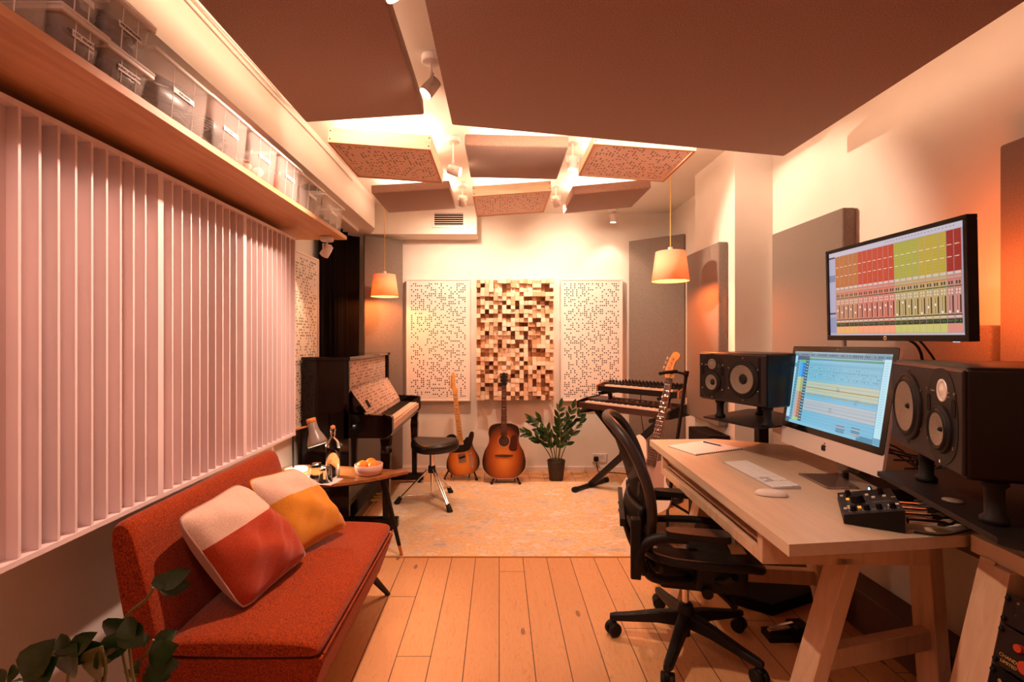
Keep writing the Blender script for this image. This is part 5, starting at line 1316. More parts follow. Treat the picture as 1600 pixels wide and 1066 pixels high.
for k_ in range(NR):
    y0 = 0.115 + k_ * 0.84 / NR; y1 = y0 + 0.84 / NR
    c = (0.12, 0.50, 0.14) if k_ == 0 else (0.03, 0.22, 0.62) if k_ < 6 else (0.40, 0.42, 0.16) if k_ < 11 else (0.45, 0.17, 0.06) if k_ < NR - 1 else (0.3, 0.55, 0.15)
    c2 = (0.15, 0.45, 0.25) if k_ == 0 else (0.08, 0.38, 0.75) if k_ < 6 else (0.55, 0.55, 0.25) if k_ < 11 else (0.55, 0.35, 0.30) if k_ < NR - 1 else (0.4, 0.6, 0.2)
    ui.r(0.085, 0.125, y0, y1 - 0.004, c2, 2); ui.r(0.125, 0.16, y0, y1 - 0.004, c, 2)
    ui.r(0.05, 0.072, y0 + 0.006, y1 - 0.012, (0.14, 0.36, 0.48), 2)
    ui.r(0.16, 0.20, y0, y1 - 0.004, (0.03, 0.06, 0.10), 2); ui.r(0.165, 0.195, y0 + 0.006, y0 + 0.018, (0.35, 0.5, 0.55), 3)
ui.r(0.20, 0.94, 0.06, 0.085, (0.25, 0.50, 0.60), 1); ui.r(0.20, 0.94, 0.085, 0.10, (0.10, 0.35, 0.15), 1); ui.r(0.20, 0.94, 0.10, 0.11, (0.05, 0.20, 0.40), 1)
for k_ in range(40): ui.r(0.21 + k_ * 0.018, 0.222 + k_ * 0.018, 0.062, 0.074, BD, 2)
for k_ in range(NR):
    y0 = 0.115 + k_ * 0.84 / NR; y1 = y0 + 0.84 / NR
    c = (0.20, 0.48, 0.62) if k_ < 7 else (0.46, 0.52, 0.40) if k_ < 11 else (0.18, 0.48, 0.66) if k_ in (11, 12) else (0.42, 0.48, 0.52) if k_ < 17 else (0.17, 0.46, 0.64)
    ui.r(0.205, 0.94, y0, y1 - 0.003, c, 1); ui.r(0.205, 0.94, y1 - 0.003, y1, (0.10, 0.32, 0.45), 1)
    if 2 <= k_ <= 5:
        for j in range(48):
            if rs.random() < (0.5 if k_ != 3 else 0.9): ui.r(0.215 + j * 0.015, 0.224 + j * 0.015, y0 + 0.012, y0 + 0.016 + 0.010 * rs.random(), (0.06, 0.20, 0.32), 2)
for y in (0.165, 0.175): ui.r(0.205, 0.94, y, y + 0.003, (0.05, 0.22, 0.42), 2)
for y in (0.475, 0.565): ui.r(0.205, 0.94, y, y + 0.009, (0.42, 0.25, 0.03), 2)
for y in (0.70, 0.745, 0.79): ui.r(0.205, 0.94, y, y + 0.003, (0.25, 0.30, 0.35), 2)
for (x, y) in ((0.55, 0.43), (0.74, 0.55), (0.50, 0.70)):
    for j in range(4): ui.r(x, x + 0.02 + 0.02 * rs.random(), y + j * 0.017, y + j * 0.017 + 0.006, (0.15, 0.22, 0.24), 3)
for x in (0.60, 0.745):
    for j in range(6): ui.r(x, x + 0.07 + 0.02 * rs.random(), 0.865 + j * 0.018, 0.874 + j * 0.018, rs.choice([(0.05, 0.12, 0.18), (0.45, 0.35, 0.38)]), 3)
ui.r(0.80, 0.94, 0.94, 1.0, (0.06, 0.24, 0.36), 2)
ui.r(0.94, 1.0, 0.06, 0.92, (0.42, 0.70, 0.80), 2); ui.r(0.94, 0.943, 0.06, 1, (0.03, 0.16, 0.30), 3)
for k_ in range(26): ui.r(0.955, 0.985, 0.10 + k_ * 0.028, 0.104 + k_ * 0.028, (0.22, 0.42, 0.50), 3)
for k_ in range(5): ui.r(0.945, 1.0, 0.925 + k_ * 0.014, 0.931 + k_ * 0.014, (0.03, 0.12, 0.20), 3)
ui.build('screen', t, -0.0020, 1.0)
ap = MB(); az = zb - 0.040
apple = smooth2([(0, 0.009), (0.006, 0.0115), (0.0125, 0.008), (0.0095, 0.002), (0.0135, -0.006), (0.0085, -0.0135), (0.003, -0.0125), (0, -0.0118), (-0.003, -0.0125), (-0.0085, -0.0135), (-0.0135, -0.003), (-0.012, 0.007), (-0.006, 0.0115)], 60)
ap.prism([(x, z + az) for x, z in apple], -0.0008, 0.0012, M=XZ)
ap.prism([(x, z + az + 0.0165) for x, z in smooth2([(0.0, -0.003), (0.004, 0.0), (0.0055, 0.0045), (0.001, 0.003)], 16)], -0.0008, 0.0012, M=XZ)
ap.build('fruit_emblem', M['black'], t)
# foot in the desk plane
inv = Ms.inverted()
ft = MB(); loc0 = Ms @ Vector((0, 0.05, -0.20))
pts = [Ms @ Vector((0, 0.045, -0.08)), Ms @ Vector((0, 0.075, -0.20)), Vector((loc0.x + 0.075, loc0.y - 0.0, DZ + 0.03)), Vector((loc0.x + 0.04, loc0.y, DZ + 0.006)), Vector((loc0.x - 0.10, loc0.y + 0.002, DZ + 0.006))]
cp_ = curve_pts(pts, 20); yv = Vector((ex.x, ex.y, 0)).normalized()
ft.loft([[inv @ (p + yv * 0.10 + Vector((0, 0, 0.004))), inv @ (p - yv * 0.10 + Vector((0, 0, 0.004))), inv @ (p - yv * 0.10 - Vector((0, 0, 0.004))), inv @ (p + yv * 0.10 - Vector((0, 0, 0.004)))] for p in cp_], 0, False)
ft.build('stand_foot', P('foot_aluminium', (0.30, 0.27, 0.26), 0.22, metal=0.8), t)

# ------------------------------------------------------------------ wall monitor
mTL, mTR, mBR, mBL = Vector((1.373, 2.022, 1.701)), Vector((1.360, 1.422, 1.698)), Vector((1.369, 1.417, 1.363)), Vector((1.381, 2.017, 1.366))
ex = (mTR - mTL + mBR - mBL).normalized(); ez = (mTL - mBL + mTR - mBR); ez = (ez - ex * ez.dot(ex)).normalized(); ey = ez.cross(ex).normalized()
Mm = Matrix((ex, ey, ez)).transposed().to_4x4(); Mm.translation = (mTL + mTR + mBR + mBL) / 4
t = thing('wall_monitor', 'wide black monitor showing a red and yellow mixer on a wall arm', 'monitor'); t.matrix_world = Mm
hw, hh = 0.300, 0.168
f = MB().bx(-hw - 0.014, hw + 0.014, -0.010, 0.022, hh, hh + 0.014).bx(-hw - 0.014, hw + 0.014, -0.010, 0.022, -hh - 0.020, -hh).bx(-hw - 0.014, -hw, -0.010, 0.022, -hh, hh).bx(hw, hw + 0.014, -0.010, 0.022, -hh, hh)
f.build('bezel', M['black'], t, bevel=0.002)
MB().bx(-hw, hw, -0.004, 0.022, -hh, hh).build('panel', M['black'], t)
MB().bx(-0.20, 0.20, 0.022, 0.05, -0.13, 0.12).build('rear_housing', M['black'], t, bevel=0.01)
MB().bx(-0.055, 0.055, 0.05, 0.062, -0.055, 0.055).build('mount_plate', M['darkmetal'], t)
MB().box((0.27, -0.006, -hh - 0.021), (0.018, 0.006, 0.002)).build('power_light', E((0.5, 0.7, 1.0), 1.2), t)
lg = MB().cyl((0, -0.0100, -hh - 0.010), (0, -0.0108, -hh - 0.010), 0.0078, n=28).build('round_badge', M['chrome'], t)
text('hp', 'badge_lettering', M['ink'], t, (0, -0.0110, -hh - 0.0095), (R(90), 0, 0), 0.011, 'CENTER')
ui = UI(0.6, 0.336); rs = random.Random(12)
ui.r(0, 1, 0, 1, (0.30, 0.28, 0.36)); ui.r(0, 1, 0, 0.055, (0.48, 0.44, 0.52), 1)
for k_ in range(22): ui.r(0.5 + k_ * 0.021, 0.508 + k_ * 0.021, 0.02, 0.03, (0.25, 0.23, 0.28), 2)
ui.r(0, 0.06, 0.07, 1, (0.36, 0.35, 0.48), 1); ui.r(0, 0.06, 0.05, 0.07, (0.04, 0.03, 0.05), 2); ui.r(0, 0.06, 0.27, 0.35, (0.17, 0.20, 0.32), 2); ui.r(0, 0.06, 0.725, 0.745, (0.03, 0.02, 0.03), 2); ui.r(0.0, 0.06, 0.78, 0.97, (0.22, 0.26, 0.42), 2)
cols = []
for k_ in range(5): cols.append(((0.42, 0.13, 0.03), (0.50, 0.22, 0.12), (0.72, 0.36, 0.12)))
for k_ in range(7): cols.append(((0.48, 0.050, 0.02), (0.56, 0.16, 0.11), (0.80, 0.30, 0.16)))
for k_ in range(4): cols.append(((0.36, 0.34, 0.05), (0.42, 0.32, 0.12), (0.50, 0.48, 0.14)))
for k_ in range(4): cols.append(((0.44, 0.32, 0.04), (0.44, 0.32, 0.12), (0.50, 0.48, 0.14)))
cols += [((0.30, 0.02, 0.015), (0.48, 0.20, 0.16), (0.62, 0.24, 0.18))] * 2
nc = len(cols); x = 0.065; cw = (0.985 - x) / nc
for i, (ct, cm, cb_) in enumerate(cols):
    a = x + i * cw; b = a + cw - 0.0022
    ui.r(a, b, 0.06, 0.98, cm, 1); ui.r(a, b, 0.06, 0.43, ct, 2); ui.r(a, b, 0.90, 0.975, cb_, 2)
    for j in range(14): ui.r(a, b, 0.075 + j * 0.026, 0.0765 + j * 0.026, tuple(c * 0.55 for c in ct), 3)
    for y in (0.185, 0.295): ui.r(a + cw * 0.1, b - cw * 0.25, y, y + 0.006, (0.75, 0.62, 0.50), 4)
    ui.r(a + cw * 0.08, b - cw * 0.1, 0.43, 0.455, (0.55, 0.45, 0.42), 3); ui.r(a + cw * 0.08, b - cw * 0.1, 0.475, 0.485, (0.42, 0.33, 0.30), 3); ui.r(a, b, 0.495, 0.503, (0.55, 0.12, 0.05), 3)
    for q in (0.3, 0.68): ui.r(a + cw * (q - 0.14), a + cw * (q + 0.10), 0.515, 0.545, (0.06, 0.04, 0.04), 3); ui.r(a + cw * (q - 0.12), a + cw * (q + 0.08), 0.585, 0.605, (0.62, 0.52, 0.46), 3); ui.r(a + cw * (q - 0.12), a + cw * (q + 0.08), 0.615, 0.632, (0.62, 0.52, 0.46), 3)
    ui.r(a, b, 0.557, 0.568, (0.04, 0.10, 0.03), 3)
    ui.r(a + cw * 0.66, a + cw * 0.85, 0.645, 0.80, (0.03, 0.015, 0.01), 3); ui.r(a + cw * 0.30, a + cw * 0.36, 0.65, 0.80, (0.10, 0.06, 0.04), 3)
    for j in range(9): ui.r(a + cw * 0.12, a + cw * 0.20, 0.655 + j * 0.016, 0.659 + j * 0.016, (0.65, 0.5, 0.4), 3)
    fy = 0.78 if i in (12, 16, 19, 20, 21) else 0.66 + 0.07 * rs.random(); ui.r(a + cw * 0.22, a + cw * 0.46, fy, fy + 0.022, (0.75, 0.68, 0.62), 4)
    ui.r(a, b, 0.812, 0.822, (0.02, 0.02, 0.01), 3); ui.r(a + cw * 0.1, b - cw * 0.1, 0.826, 0.842, (0.5, 0.5, 0.42), 3)
    ui.r(a, b, 0.852, 0.895, (0.012, 0.02, 0.012), 3)
    for j in range(3): ui.r(a + cw * (0.15 + 0.25 * j), a + cw * (0.25 + 0.25 * j), 0.86 + 0.01 * rs.random(), 0.868 + 0.015 * rs.random(), (0.05, 0.35, 0.07), 4)
ui.r(0.06, 1, 0.98, 1, (0.45, 0.42, 0.46), 2)
ui.build('screen', t, -0.0042, 1.0)
arm = bpy.data.objects.new('wall_arm', None); COL.objects.link(arm); arm.parent = t; arm.matrix_parent_inverse = Mm.inverted(); arm.location = (1.735, 2.02, 1.50); t = arm
MB().box((-0.01, 0, 0), (0.02, 0.10, 0.16)).build('wall_plate', M['darkmetal'], t, bevel=0.003)
MB().beam((-0.02, 0, 0), (-0.13, -0.18, 0), 0.035, 0.05).cyl((-0.13, -0.18, -0.035), (-0.13, -0.18, 0.035), 0.022, n=16).beam((-0.13, -0.18, 0.0), (-0.302, -0.30, 0.03), 0.035, 0.045).build('jointed_arm', M['darkmetal'], t)
t = thing('monitor_leads', 'black leads hanging behind and below the wide monitor', 'cable', (0, 0, 0))
MB().tube(curve_pts([(1.43, 1.72, 1.36), (1.50, 1.73, 1.30), (1.56, 1.78, 1.10), (1.60, 1.85, 0.90), (1.62, 1.95, 0.77)], 20), 0.005, 7).build('lead', M['cable'], t)
MB().tube(curve_pts([(1.44, 1.69, 1.37), (1.53, 1.70, 1.26), (1.62, 1.72, 1.05), (1.66, 1.8, 0.86), (1.66, 1.9, 0.77)], 20), 0.004, 7).build('lead', M['cable'], t)
# bias light glowing on the wall behind the screen
light('monitor_bias_light', 'AREA', (1.50, 1.58, 1.52), 5, (1.0, 0.15, 0.03), rot=(0, R(-90), 0), size=0.2, size_y=0.3)

# ------------------------------------------------------------------ loudspeakers
def speaker(label, A, B, zb_, zt_, depth, mirror):
    """A, B: the two front bottom corners in plan; driver layout mirrored for the right hand one"""
    A = Vector((*A, zb_)); B = Vector((*B, zb_)); w_ = (B - A).length; u = (B - A).normalized(); n = Vector((u.y, -u.x, 0))
    if n.x > 0: n = -n                      # n points out of the baffle
    Mq = Matrix((u, -n, Vector((0, 0, 1)))).transposed().to_4x4(); Mq.translation = (A + B) / 2
    t = thing('studio_monitor_speaker', label, 'loudspeaker', group='studio loudspeakers'); t.matrix_world = Mq
    H = zt_ - zb_; hw = w_ / 2
    MB().bx(-hw, hw, 0.0, depth, 0.0, H).build('cabinet', M['spkside'], t, bevel=0.012, seg=3)
    MB().bx(-hw + 0.003, hw - 0.003, -0.005, 0.004, 0.008, H - 0.008).build('baffle', M['spk'], t, bevel=0.004)
    s_ = -1 if mirror else 1
    def ring(name, cx, cz, r, cone_r, dust, deep, plate):
        T = Matrix.Translation((cx, -0.005, cz)) @ Matrix.Rotation(R(90), 4, 'X')
        g = MB(T).lathe([(r * 1.0, 0.0), (r * 1.0, 0.006), (r * 0.93, 0.009), (r * 0.90, 0.006), (r * 0.86, 0.010), (r * 0.82, 0.015), (r * 0.78, 0.012), (cone_r, 0.012)], 48).build(name + '_surround', M['rubber'], t)
        MB(T).lathe([(cone_r, 0.012), (dust, 0.0015)] , 48).build(name + '_cone', M['cone'], t)
        if dust > 0: MB(T).lathe([(dust, 0.0015), (dust * 0.8, 0.006), (dust * 0.4, 0.009), (0.0, 0.010)], 32).build(name + '_dust_cap', M['rubber'] if not mirror or True else M['cone'], t)
        return g
    ring('woofer', 0.085 * s_ * (w_ / 0.44), 0.50 * H, 0.094, 0.070, 0.008 if mirror else 0.026, 0.022, 0)
    ring('midrange', -0.118 * s_ * (w_ / 0.44), 0.38 * H, 0.058, 0.040, 0.006 if mirror else 0.016, 0.014, 0)
    tx, tz = -0.122 * s_ * (w_ / 0.44), 0.755 * H
    T = Matrix.Translation((tx, -0.005, tz)) @ Matrix.Rotation(R(90), 4, 'X')
    MB(T).lathe([(0.028, 0.0), (0.028, 0.003), (0.024, 0.003), (0.021, 0.001), (0.012, 0.004), (0, 0.006)], 32).build('tweeter', M['alu'] if mirror else M['cone'], t)
    pl = MB(); pl.prism(smooth2([(-0.118 * s_ - 0.075, 0.05), (-0.118 * s_, 0.008), (-0.118 * s_ + 0.075, 0.05), (-0.118 * s_ + 0.088, 0.13), (-0.118 * s_ + 0.06, 0.22), (-0.118 * s_, 0.247), (-0.118 * s_ - 0.06, 0.22), (-0.118 * s_ - 0.088, 0.13)], 60), -0.0062, -0.004, M=XZ)
    pl.build('mid_tweeter_plate', M['black'], t)
    ports = MB()
    for q in (-1, 1):
        px = -0.118 * s_ + q * 0.068; MB().prism(rrect(px - 0.010, px + 0.010, 0.52 * H, 0.52 * H + 0.045, 0.0098), -0.0075, -0.006, M=XZ).build('port_slot', M['blackmat'], t)
    if not mirror: MB().bx(hw - 0.045, hw - 0.030, -0.0058, -0.004, 0.02, H - 0.02).build('long_slot', M['blackmat'], t)
    sc = MB()
    cx, cz = 0.085 * s_ * (w_ / 0.44), 0.50 * H
    for k_ in range(6):
        a = R(90 + 60 * k_); MB().cyl((cx + 0.103 * math.cos(a), -0.0060, cz + 0.103 * math.sin(a)), (cx + 0.103 * math.cos(a), -0.0085, cz + 0.103 * math.sin(a)), 0.0042, n=10).build('baffle_screw', M['chrome'], t)
    for (px, pz) in ((-0.118 * s_ - 0.074, 0.19), (-0.118 * s_ + 0.074, 0.19), (-0.118 * s_ - 0.07, 0.062), (-0.118 * s_ + 0.07, 0.062), (-0.118 * s_, 0.018)):
        MB().cyl((px, -0.006, pz), (px, -0.0085, pz), 0.0042, n=10).build('baffle_screw', M['chrome'], t)
    mk = MB().box((-0.118 * s_ - 0.045, -0.0065, 0.188), (0.022, 0.0006, 0.003)).box((-0.118 * s_ + 0.042, -0.0065, 0.190), (0.010, 0.0006, 0.002)).box((-0.118 * s_ + 0.042, -0.0065, 0.180), (0.010, 0.0006, 0.002)); mk.build('panel_markings', M['grey'], t)
    return Mq
Ml = speaker('black studio loudspeaker on the far stand, left of the desktop computer', (1.105, 2.68), (1.250, 2.27), 1.025, 1.280, 0.32, False)
Mr = speaker('black studio loudspeaker nearest the camera, at the right picture edge', (1.226, 1.512), (1.048, 1.092), 1.032, 1.287, 0.33, True)
def spk_stand(label, pts, zp, col, thick=0.008, pucks=()):
    t = thing('speaker_stand', label, 'speaker stand', (col[0], col[1], 0), 0, 'black steel speaker stands')
    MB().prism([(x - col[0], y - col[1]) for x, y in pts], zp - thick, zp).build('top_plate', M['black'], t, bevel=0.002)
    MB().bx(-0.029, 0.029, -0.029, 0.029, 0.01, zp - thick).build('column', M['darkmetal'], t, bevel=0.004)
    MB().bx(-0.14, 0.14, -0.14, 0.14, 0.0, 0.012).build('base_plate', M['darkmetal'], t, bevel=0.003)
    for i, (x, y, h) in enumerate(pucks):
        q = MB().lathe([(0, 0), (0.026, 0), (0.026, 0.012), (0.018, 0.020), (0.018, h - 0.02), (0.025, h - 0.012), (0.025, h), (0, h)], 20); o = q.build('isolation_foot', M['rubber'], t); o.location = (x - col[0], y - col[1], zp)
    return t
spk_stand('black steel stand under the far loudspeaker, behind the desk', [(1.110, 2.645), (1.228, 2.300), (1.62, 2.48), (1.60, 2.93), (1.50, 2.93)], 0.930, (1.555, 2.885), pucks=[(1.19, 2.62, 0.093), (1.29, 2.34, 0.093), (1.45, 2.70, 0.093), (1.53, 2.45, 0.093)])
spk_stand('black steel stand under the nearest loudspeaker, behind the desk end', [(1.200, 1.545), (1.055, 1.03), (1.10, 0.93), (1.46, 0.90), (1.66, 1.40), (1.62, 1.60)], 0.930, (1.600, 1.512), thick=0.014, pucks=[(1.265, 1.44, 0.100), (1.13, 1.11, 0.100), (1.53, 1.36, 0.100), (1.40, 1.02, 0.100)])
MB().lathe([(0, 0), (0.028, 0), (0.028, 0.003), (0, 0.003)], 28)
one('coin_disc', MB(Matrix.Translation((1.175, 1.26, 0.9305))).lathe([(0, 0), (0.022, 0), (0.022, 0.003), (0, 0.003)], 28), M['cone'], 'small round brown disc lying on the nearest speaker stand plate', 'disc')
# plugs and cable bundle behind the controller
t = thing('audio_leads', 'bundle of black audio leads with metal plugs behind the black controller', 'cable', (0, 0, DZ))
for k_ in range(4):
    p = Vector((1.272 + 0.03 * k_, 1.515 + 0.052 * k_, 0.035)); q = p + Vector((0.07, -0.02, 0)); r_ = q + Vector((0.04, -0.01, 0))
    MB().cyl(p, q, 0.0095, n=16).build('metal_plug', M['chrome'], t)
    MB().tube(curve_pts([q, r_, Vector((1.47, 1.56 + 0.01 * k_, 0.03)), Vector((1.56, 1.60, 0.035)), Vector((1.62, 1.68, 0.02))], 16), [0.009] * 3 + [0.0042] * 14, 8).build('lead', M['cable'], t)
for k_ in range(6):
    rk = random.Random(k_ + 40)
    MB().tube(curve_pts([(1.37 + .02 * k_, 1.62 + 0.02 * k_, 0.03), (1.46, 1.57 + 0.012 * k_, 0.05 + rk.random() * .02), (1.50 + rk.random() * .03, 1.53, 0.03), (1.49 + rk.random() * .05, 1.47, -0.08), (1.53, 1.44, -0.30)], 20), 0.0045, 7).build('lead', M['cable'], t)
MB().tube(curve_pts([(1.28, 1.50, 0.005), (1.33, 1.475, 0.005), (1.39, 1.485, 0.005), (1.46, 1.51, 0.006), (1.53, 1.55, 0.006)], 16), 0.003, 6).build('lead', M['cable'], t)
t = thing('loose_leads', 'tangle of black leads behind the desktop computer and near loudspeaker', 'cable', (0, 0, DZ))
for k_ in range(9):
    rk = random.Random(k_ + 70)
    MB().tube(curve_pts([(1.50, 2.05 - 0.05 * k_, 0.22 - 0.02 * k_), (1.56 + rk.random() * .05, 1.95 - 0.05 * k_, 0.10 + rk.random() * .1), (1.60, 1.80 - 0.03 * k_, 0.05 + rk.random() * .12), (1.60 + rk.random() * 0.05, 1.65, 0.04 + rk.random() * 0.15), (1.66, 1.60 + rk.random() * .2, 0.01)], 20), 0.004, 6).build('lead', M['cable'], t)
t = thing('external_drive', 'glossy black drive lying behind the desktop computer beside the leads', 'drive', (1.55, 2.08, DZ), R(-30))
MB().bx(-0.07, 0.07, -0.05, 0.05, 0.001, 0.03).build('case', M['blackgloss'], t, bevel=0.008, seg=3)

# ------------------------------------------------------------------ rack desk at the right
t = thing('rack_desk', 'second pale timber desk with slanted legs at the right picture edge', 'desk', (0, 0, 0))
MB().prism([(1.432, 1.478), (1.372, 0.70), (1.795, 0.70), (1.795, 1.478)], DZ - 0.043, DZ + 0.006).build('desk_top', M['desk'], t, bevel=0.002)
MB().beam((1.285, 1.405, 0.10), (1.442, 1.415, 0.705), 0.045, 0.045, up=(0, 1, 0)).build('leg', M['deskleg'], t, bevel=0.002)
MB().prism([(1.34, 1.385), (1.46, 1.385), (1.46, 1.365), (1.34, 1.365)], 0, 0.01)
sk = MB()
rdx = (1.404 - 1.33) / (0.711 - 0.366)          # lean of the rack front
def rp(y, z, o=0.0): return Vector((1.404 + (z - 0.711) * rdx + o, y, z))
sk.add([rp(1.385, 0.705), rp(1.335, 0.705), rp(1.335, 0.05), rp(1.385, 0.05), rp(1.385, 0.705, 0.3), rp(1.335, 0.705, 0.3), rp(1.335, 0.05, 0.3), rp(1.385, 0.05, 0.3)],
       [(0, 1, 2, 3), (4, 7, 6, 5), (0, 4, 5, 1), (1, 5, 6, 2), (2, 6, 7, 3), (3, 7, 4, 0)])
sk.build('side_board', M['deskleg'], t)
sl_ = math.atan(rdx)
RR = Matrix.Rotation(sl_, 4, 'Y')
def rack(name, label, z1, z0, mat, deco):
    t = thing(name, label, 'rack unit', tuple(rp(1.333, z1)), 0, 'rack units under the right desk', rot=(0, sl_, 0))
    h = (z1 - z0) / math.cos(sl_) - 0.003
    MB().bx(0.0, 0.004, -0.482, 0.0, -h, 0).build('front_panel', mat, t, bevel=0.001)
    MB().bx(0.004, 0.24, -0.46, -0.02, -h + 0.004, -0.004).build('chassis', M['blackmat'], t)
    e = MB()
    for z in (-0.012, -h + 0.012): e.ball((-0.004, -0.008, z), 0.0065, 10)
    e.build('mounting_screws', M['black'], t)
    deco(t, h); return t
RT = (R(90), 0, R(-90))
def d1(t, h):
    MB().cyl((-0.001, -0.032, -0.014), (0.001, -0.032, -0.014), 0.0035, n=12).cyl((-0.001, -0.032, -0.046), (0.001, -0.032, -0.046), 0.0035, n=12).build('panel_screws', M['chrome'], t)
    MB().prism([(-0.050, -0.020), (-0.075, -0.010), (-0.10, -0.020), (-0.075, -0.045)], -0.0008, 0.0, M=Matrix(((0, 0, 1, 0), (1, 0, 0, 0), (0, 1, 0, 0), (0, 0, 0, 1)))).build('lit_meter', E((0.55, 0.75, 1.0), 1.2), t)
def d2(t, h):
    text('CHANDLER', 'lettering', M['cord'], t, (-0.0006, -0.012, -h + 0.030), RT, 0.0125)
    text('LIMITED', 'lettering', M['cord'], t, (-0.0006, -0.018, -h + 0.016), RT, 0.0115)
    MB().cyl((-0.014, -0.085, -h + 0.035), (0, -0.085, -h + 0.035), 0.016, n=20).cyl((-0.012, -0.06, -0.035), (0, -0.06, -0.035), 0.010, n=20).build('knobs', M['red'], t)
def d3(t, h):
    text('TUBE-TECH', 'lettering', M['alu'], t, (-0.0006, -0.006, -0.062), RT, 0.0165)
    text('COMPRESSOR', 'lettering', M['alu'], t, (-0.0006, -0.006, -0.080), RT, 0.008)
    MB().cyl((-0.002, -0.028, -0.030), (0.001, -0.028, -0.030), 0.005, n=14).build('panel_screws', M['chrome'], t)
rack('rack_unit', 'topmost black rack unit with blue lit meter under right desk', 0.655, 0.575, M['spk'], d1)
rack('rack_unit', 'middle black rack unit marked CHANDLER LIMITED in gold letters', 0.572, 0.465, M['spk'], d2)
rack('rack_unit', 'lowest visible black rack unit with pale TUBE lettering', 0.462, 0.33, M['blackmat'], d3)

# ------------------------------------------------------------------ things on the floor under the desk
t = thing('floor_bag', 'flat dark padded case lying on the floor under the desk', 'case', (0, 0, 0))
MB().prism([(1.16, 2.50), (1.33, 2.37), (1.62, 2.50), (1.60, 2.80), (1.30, 2.90)], 0.0, 0.055).build('padded_case', M['blackmat'], t, bevel=0.02, seg=3)
t = thing('stapler_tray', 'black tray holding a metal tool, on the floorboards under the desk', 'tray', (1.27, 2.20, 0), R(5))
MB().prism([(-0.07, -0.035), (0.12, -0.05), (0.14, 0.06), (-0.06, 0.05)], 0.0, 0.022).build('tray_body', M['black'], t, bevel=0.005)
MB().beam((-0.055, 0.0, 0.034), (0.08, 0.01, 0.038), 0.022, 0.012).beam((-0.05, 0.0, 0.047), (0.07, 0.012, 0.058), 0.016, 0.006).build('metal_tool', M['chrome'], t, bevel=0.002)
MB().bx(0.06, 0.13, -0.03, 0.05, 0.02, 0.055).build('block', M['black'], t, bevel=0.004)

# ------------------------------------------------------------------ office chair, facing local +x
t = thing('office_chair', 'black mesh office chair on five castors at the studio desk', 'chair', (0.82, 2.14, 0), R(-12.7))
A0 = -12.7
b = MB()
for k_, a in enumerate((165, 93, 21, -51, -123)):
    a = R(a - A0); ca, sa = math.cos(a), math.sin(a)
    def sec(r, z, w_, h): return [Vector((r * ca - sa * s_ * w_, r * sa + ca * s_ * w_, z + q * h)) for s_, q in ((1, -1), (-1, -1), (-0.75, 1), (0.75, 1))]
    l = MB().loft([sec(0.03, 0.125, 0.030, 0.028), sec(0.12, 0.118, 0.026, 0.022), sec(0.24, 0.096, 0.022, 0.016), sec(0.305, 0.086, 0.020, 0.014), sec(0.325, 0.084, 0.014, 0.010)], 0, False)
    g = l.build('base_arm', M['black'], t, bevel=0.006, seg=3)
    p = Vector((0.31 * ca, 0.31 * sa, 0)); s = Vector((-sa, ca, 0)) ; th = a + R(35 + 40 * k_); wv_ = Vector((-math.sin(th), math.cos(th), 0)); fw = Vector((math.cos(th), math.sin(th), 0))
    c = MB()
    for q in (1, -1): c.tube([p + wv_ * q * 0.006 + Vector((0, 0, 0.03)), p + wv_ * q * 0.009 + Vector((0, 0, 0.03)), p + wv_ * q * 0.024 + Vector((0, 0, 0.03)), p + wv_ * q * 0.027 + Vector((0, 0, 0.03))], [0.026, 0.030, 0.030, 0.024], 24)
    c.cyl(p + Vector((0, 0, 0.035)), p + Vector((0, 0, 0.085)), 0.009, n=10)
    c.ball(tuple(p + Vector((0, 0, 0.045))), (0.020, 0.020, 0.024), 12)
    c.build('castor', M['rubber'], t)
MB().lathe([(0, 0.09), (0.035, 0.09), (0.040, 0.10), (0.040, 0.15), (0.030, 0.185), (0.026, 0.19), (0, 0.19)], 28).cyl((0, 0, 0.05), (0, 0, 0.09), 0.020, n=18).build('hub', M['black'], t)
MB().cyl((0, 0, 0.19), (0, 0, 0.30), 0.014, n=18).build('gas_lift', M['chrome'], t)
m_ = MB()
m_.bx(-0.12, 0.19, -0.095, 0.095, 0.285, 0.395).bx(-0.20, 0.02, -0.06, 0.06, 0.33, 0.40)
m_.bx(0.02, 0.22, -0.15, -0.05, 0.31, 0.42).bx(0.02, 0.20, 0.05, 0.14, 0.33, 0.42)
m_.build('tilt_mechanism', M['black'], t, bevel=0.02, seg=3)
MB().cyl((0.06, -0.15, 0.32), (0.06, 0.15, 0.32), 0.012, n=12).cyl((0.06, -0.17, 0.32), (0.06, -0.145, 0.32), 0.022, n=16).tube([(0.10, -0.04, 0.30), (0.16, -0.10, 0.265), (0.17, -0.13, 0.26)], 0.014, 10).build('levers', M['black'], t)
yk = MB()
for s_ in (1, -1):
    yk.tube(curve_pts([(0.02, 0.06 * s_, 0.34), (-0.06, 0.16 * s_, 0.36), (-0.16, 0.225 * s_, 0.395), (-0.20, 0.24 * s_, 0.46)], 14), 0.020, 12)
    yk.tube(curve_pts([(0.05, 0.06 * s_, 0.34), (0.12, 0.17 * s_, 0.38), (0.15, 0.21 * s_, 0.42)], 10), 0.018, 12)
yk.build('under_frame', M['black'], t)
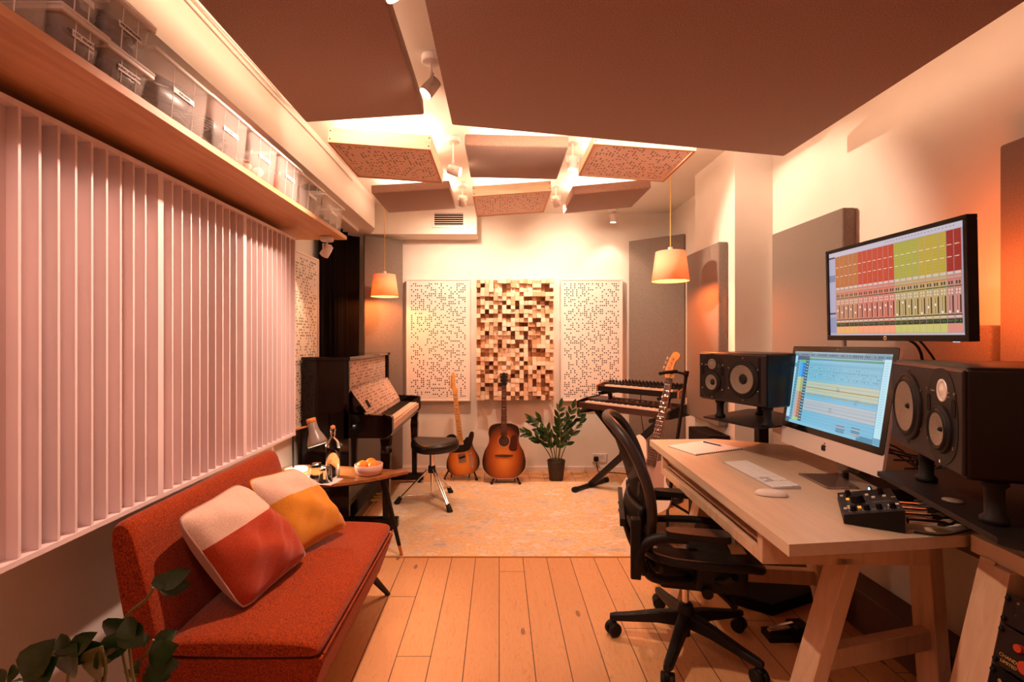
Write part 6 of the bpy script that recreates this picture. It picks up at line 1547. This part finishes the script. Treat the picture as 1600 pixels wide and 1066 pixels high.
# seat
so = smooth2([(0.26, -0.16), (0.275, 0.0), (0.26, 0.16), (0.16, 0.245), (0.0, 0.25), (-0.14, 0.215), (-0.185, 0.10), (-0.185, -0.10), (-0.14, -0.215), (0.0, -0.25), (0.16, -0.245)], 72)
def sz(x, y): return 0.445 + 0.02 * (abs(y) / 0.25) ** 2 * 1.2 - (max(0, x - 0.17) / 0.1) ** 2 * 0.028 + 0.012 * (max(0, -x - 0.08) / 0.1)
MB().tube([(x, y, sz(x, y)) for x, y in so + so[:1]], 0.017, 12, caps=False).build('seat_rim', M['black'], t)
ms = MB(); n_ = 14; rings = [[(x * k_ / n_ + 0.03 * (1 - k_ / n_), y * k_ / n_, sz(x * k_ / n_, y * k_ / n_) - 0.018 * (1 - (k_ / n_) ** 2)) for x, y in so] for k_ in range(1, n_ + 1)]
ms.loft(rings, 0, True, caps=False); ms.build('seat_mesh', M['mesh'], t, fix=False)
# back: wide rounded shield, curved around the sitter
bo = [(0.0, 1.00), (0.13, 0.992), (0.205, 0.945), (0.235, 0.86), (0.245, 0.76), (0.235, 0.66), (0.205, 0.56), (0.165, 0.48), (0.10, 0.445), (0.0, 0.44)]
bo = bo + [(-y, z) for y, z in bo[-2:0:-1]]
bo = smooth2(bo, 80)
def bxp(y, z): 
    q = (z - 0.44) / 0.56
    return -0.205 - 0.115 * q - 0.03 * math.sin(q * PI) * -1 - 0.02 * (q ** 3) + 0.07 * (abs(y) / 0.25) ** 2
MB().tube([(bxp(y, z), y, z) for y, z in bo + bo[:1]], 0.021, 12, caps=False).build('back_rim', P('graphite_rim', (0.030, 0.020, 0.017), 0.4), t)
rings = [[(bxp(y * k_ / n_, 0.72 + (z - 0.72) * k_ / n_) + 0.012 * (1 - (k_ / n_) ** 2) * -1, y * k_ / n_, 0.72 + (z - 0.72) * k_ / n_) for y, z in bo] for k_ in range(1, n_ + 1)]
mb_ = MB().loft(rings, 0, True, caps=False); mb_.build('back_mesh', M['mesh'], t, fix=False)
MB().grid(lambda u, v: (bxp((u - 0.5) * 0.44, 0.60) - 0.030 - 0.012 * math.sin(v * PI), (u - 0.5) * 0.44, 0.545 + v * 0.12), 24, 8).build('lumbar_pad', M['black'], t, solid=0.02)
MB().tube(curve_pts([(-0.14, -0.06, 0.36), (-0.22, -0.055, 0.44), (-0.275, -0.05, 0.60)], 12), 0.016, 10).tube(curve_pts([(-0.14, 0.06, 0.36), (-0.22, 0.055, 0.44), (-0.275, 0.05, 0.60)], 12), 0.016, 10).beam((-0.275, -0.22, 0.60), (-0.275, 0.22, 0.60), 0.02, 0.03).build('back_spine', M['black'], t)
for s_ in (1, -1):
    y = 0.262 * s_
    a_ = MB().tube(curve_pts([(-0.19, 0.225 * s_, 0.42), (-0.215, 0.262 * s_, 0.46), (-0.20, y, 0.53), (-0.13, y, 0.567), (-0.03, y, 0.575)], 18), [0.026] * 7 + [0.022] * 12, 12)
    a_.bx(-0.245, -0.205, y - 0.02, y + 0.02, 0.40, 0.64)
    g = a_.build('armrest', M['black'], t, bevel=0.006, seg=3)
    MB().prism(smooth2([(-0.09, y - 0.028), (0.04, y - 0.040), (0.11, y - 0.036), (0.125, y), (0.11, y + 0.036), (0.04, y + 0.040), (-0.09, y + 0.028), (-0.11, y)], 48), 0.578, 0.604).build('arm_pad', P('arm_pad_vinyl', (0.012, 0.009, 0.008), 0.38, spec=0.25), g, bevel=0.008, seg=3)
